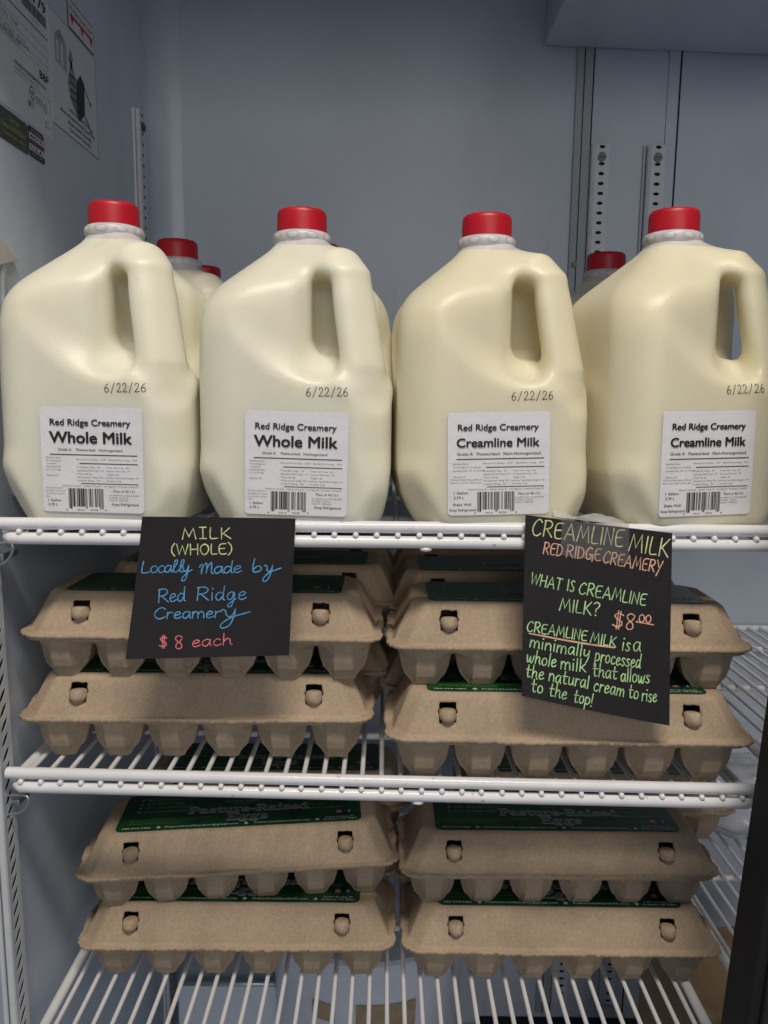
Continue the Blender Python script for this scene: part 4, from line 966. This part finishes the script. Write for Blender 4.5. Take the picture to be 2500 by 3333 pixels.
# load sheet
t, p = sticker('loading_instruction_sheet', .775, .2545, .118, .104, 'white loading instruction sheet with a grey cooler picture, right of the rating plate', M['stk'], .001)
p.rect(0, .1032, .118, .1040, 1); p.rect(0, 0, .118, .0007, 0); p.rect(.1172, 0, .118, .1035, 1)
p.quad([(.012, .060), (.040, .058), (.040, .082), (.036, .088), (.020, .090), (.012, .083)], 3); p.rect(.016, .062, .020, .080, 2, 1); p.rect(.026, .061, .031, .080, 2, 1)
p.quad([(.018, .084), (.024, .093), (.034, .085)], 1, 1); p.quad([(.044, .074), (.050, .086), (.056, .078), (.052, .066)], 1)
p.quad([(.040, .050), (.050, .076), (.062, .060), (.074, .070), (.074, .040), (.060, .026), (.048, .034)], 1); p.quad([(.062, .058), (.074, .070), (.084, .064), (.082, .034), (.066, .022), (.060, .030)], 0, 1)
for i in range(4): p.rect(.044, .038 + i * .007, .060, .040 + i * .007, 0, 2)
p.stroke([(.080, .064), (.090, .056), (.098, .050)], .0018, 0, 2); p.stroke([(.078, .036), (.090, .028), (.098, .022)], .0018, 0, 2); p.disc(.098, .050, .002, .002, 0, 6); p.disc(.098, .022, .002, .002, 0, 6)
for i, (tx, a, c) in enumerate((('With Retaining Wires', .040, .092), ('when not unobstructed, Load Only', .018, .108), ('Ayez minuit deseulle', .036, .098), ('Con motor removido', .040, .096))):
    p.text(tx, a, c, .0235 - i * .0062, .0044, 0, .02, 1)
p.build('lettering', [M['ink'], M['greyprint'], M['stk'], M['trim']], t)
# load limit sticker
t, p = sticker('load_limit_sticker', .823, .3600, .069, .0280, 'load limit sticker with red bar and triangles in a black frame', M['ink'], .003)
p.quad([(.0012, .0012), (.0678, .0012), (.0678, .0268), (.0012, .0268)], 1, 0)
p.text('Product Load Limit', .005, .064, .0180, .0055, 0, .01, 2, 1); p.rect(.0045, .0118, .065, .0150, 2, 1)
for x in (.010, .036, .060): p.quad([(x - .004, .0118), (x + .004, .0118), (x, .0045)][::-1], 2, 2)
p.build('lettering', [M['ink'], M['stk'], M['red']], t)
# dark green sticker and made in USA sticker
t, p = sticker('refrigerant_sticker', .655, .2080, .0640, .0258, 'dark green sticker with gold lettering under the rating plate', M['stkgreen'], .003)
p.text('Serial', .030, .047, .0180, .0045, 0, .01, 1); p.text('Charged in REFRIGERANT', .016, .060, .0110, .0042, 0, .01, 1); p.text('natural hydrocarbon', .020, .058, .0055, .0026, 0, .01, 1)
p.build('lettering', [M['gold']], t)
t, p = sticker('made_in_usa_sticker', .7205, .2090, .0315, .0260, 'made in USA sticker with maroon band, beside the dark green sticker', M['navy'], .003)
p.rect(.0008, .0150, .0307, .0205, 0); p.rect(.0008, .0055, .0307, .0108, 0); p.rect(.0008, .0112, .0307, .0146, 2)
p.text('MADE IN', .003, .029, .0160, .0036, 1, .03, 1, 1); p.text('U.S.A.', .003, .029, .0063, .0038, 1, .04, 1, 1); p.text('Our employees', .005, .027, .0222, .0016, 0, 0, 1, 1); p.text('SINCE 1945', .006, .026, .0020, .0022, 3, .02, 1, 1)
p.build('lettering', [M['stk'], M['ink'], M['maroon'], M['greyprint']], t)

# ================================================================== below the lowest shelf
t = empty('plastic_tub', (-.015, .955, ZF - .02), 0, 'large white plastic tub with brown tape patches standing under the lowest shelf', 'tub')
b = MB(); n = 48; prof = [(.0, 0), (.112, 0), (.118, .006), (.132, .29), (.138, .292), (.138, .302), (.133, .306), (.0, .310)]
v = [(r * math.cos(2 * math.pi * j / n), r * math.sin(2 * math.pi * j / n) * .8, z) for r, z in prof for j in range(n)]
f = [(i * n + j, i * n + (j + 1) % n, (i + 1) * n + (j + 1) % n, (i + 1) * n + j) for i in range(len(prof) - 1) for j in range(n)]
b.add(v, f); autosmooth(b.build('tub_body', M['tub'], t), 40)
for a0, a1, z0, z1 in ((-96, -62, .205, .245), (-122, -108, .215, .240)):
    b = MB(); k = 8; v = []; 
    for zz in (z0, z1):
        for i in range(k + 1):
            a = R(a0 + (a1 - a0) * i / k); r = np.interp(zz, [.006, .29], [.118, .132]) + .0012; v.append((r * math.cos(a), r * math.sin(a) * .8, zz))
    b.add(v, [(i, i + 1, k + 2 + i, k + 1 + i) for i in range(k)]); b.build('tape_patch', M['patch'], t)
t = empty('cardboard_box', (.465, .83, ZF - .02), R(6), 'brown cardboard box standing under the lowest shelf near the door post', 'cardboard box')
b = MB(); b.box((-.11, -.10, 0), (.11, .10, .30), bev=.002); b.build('carton_body', M['kraft'], t)
b = MB(); b.box((-.112, -.16, .296), (.112, -.101, .299)); b.build('flap', M['kraft'], t)
b = MB(); b.tube([(-.03, -.1005, .24), (-.03, -.1018, .24)], .014, 16); b.build('hand_hole', M['groove'], t)
t = empty('drain_ledge', (-.215, YB, ZF - .02), 0, 'low boxed ledge with a bright front edge against the back wall under the lowest shelf', 'ledge')
b = MB(); b.box((-.06, -.16, 0), (.12, -.001, .20), bev=.003); b.build('ledge_box', M['liner'], t)
b = MB(); b.tube([(-.055, -.165, .203), (.115, -.165, .203)], .004, 10); b.build('edge_rod', M['clip'], t, True)
t = empty('floor_grille', (.32, .98, ZF - .02), 0, 'dark floor panel at the rear under the lowest shelf', 'floor panel')
b = MB(); b.box((-.16, -.10, 0), (.40, .118, .012), bev=.002); b.build('panel', M['groove'], t)
# crumpled bag on the neighbouring shelf
rs = np.random.RandomState(3)
f_ = lambda x, y, z: np.sqrt((x / .075) ** 2 + (y / .06) ** 2 + (z / .045) ** 2) * .05 - .05 + .012 * waves(x, y, z, 60, 4) + .006 * waves(x, y, z, 160, 5)
P_, F_ = nets(f_, (-.11, -.10, -.08), (.11, .10, .08), .006, 1)
o = mesh('crumpled_bag', P_, F_, M['bag'], None, True); o.location = (.455, .93, Z3 + .052)
tag(o, 'crumpled clear plastic bag lying on the neighbouring shelf behind the door post', 'plastic bag')
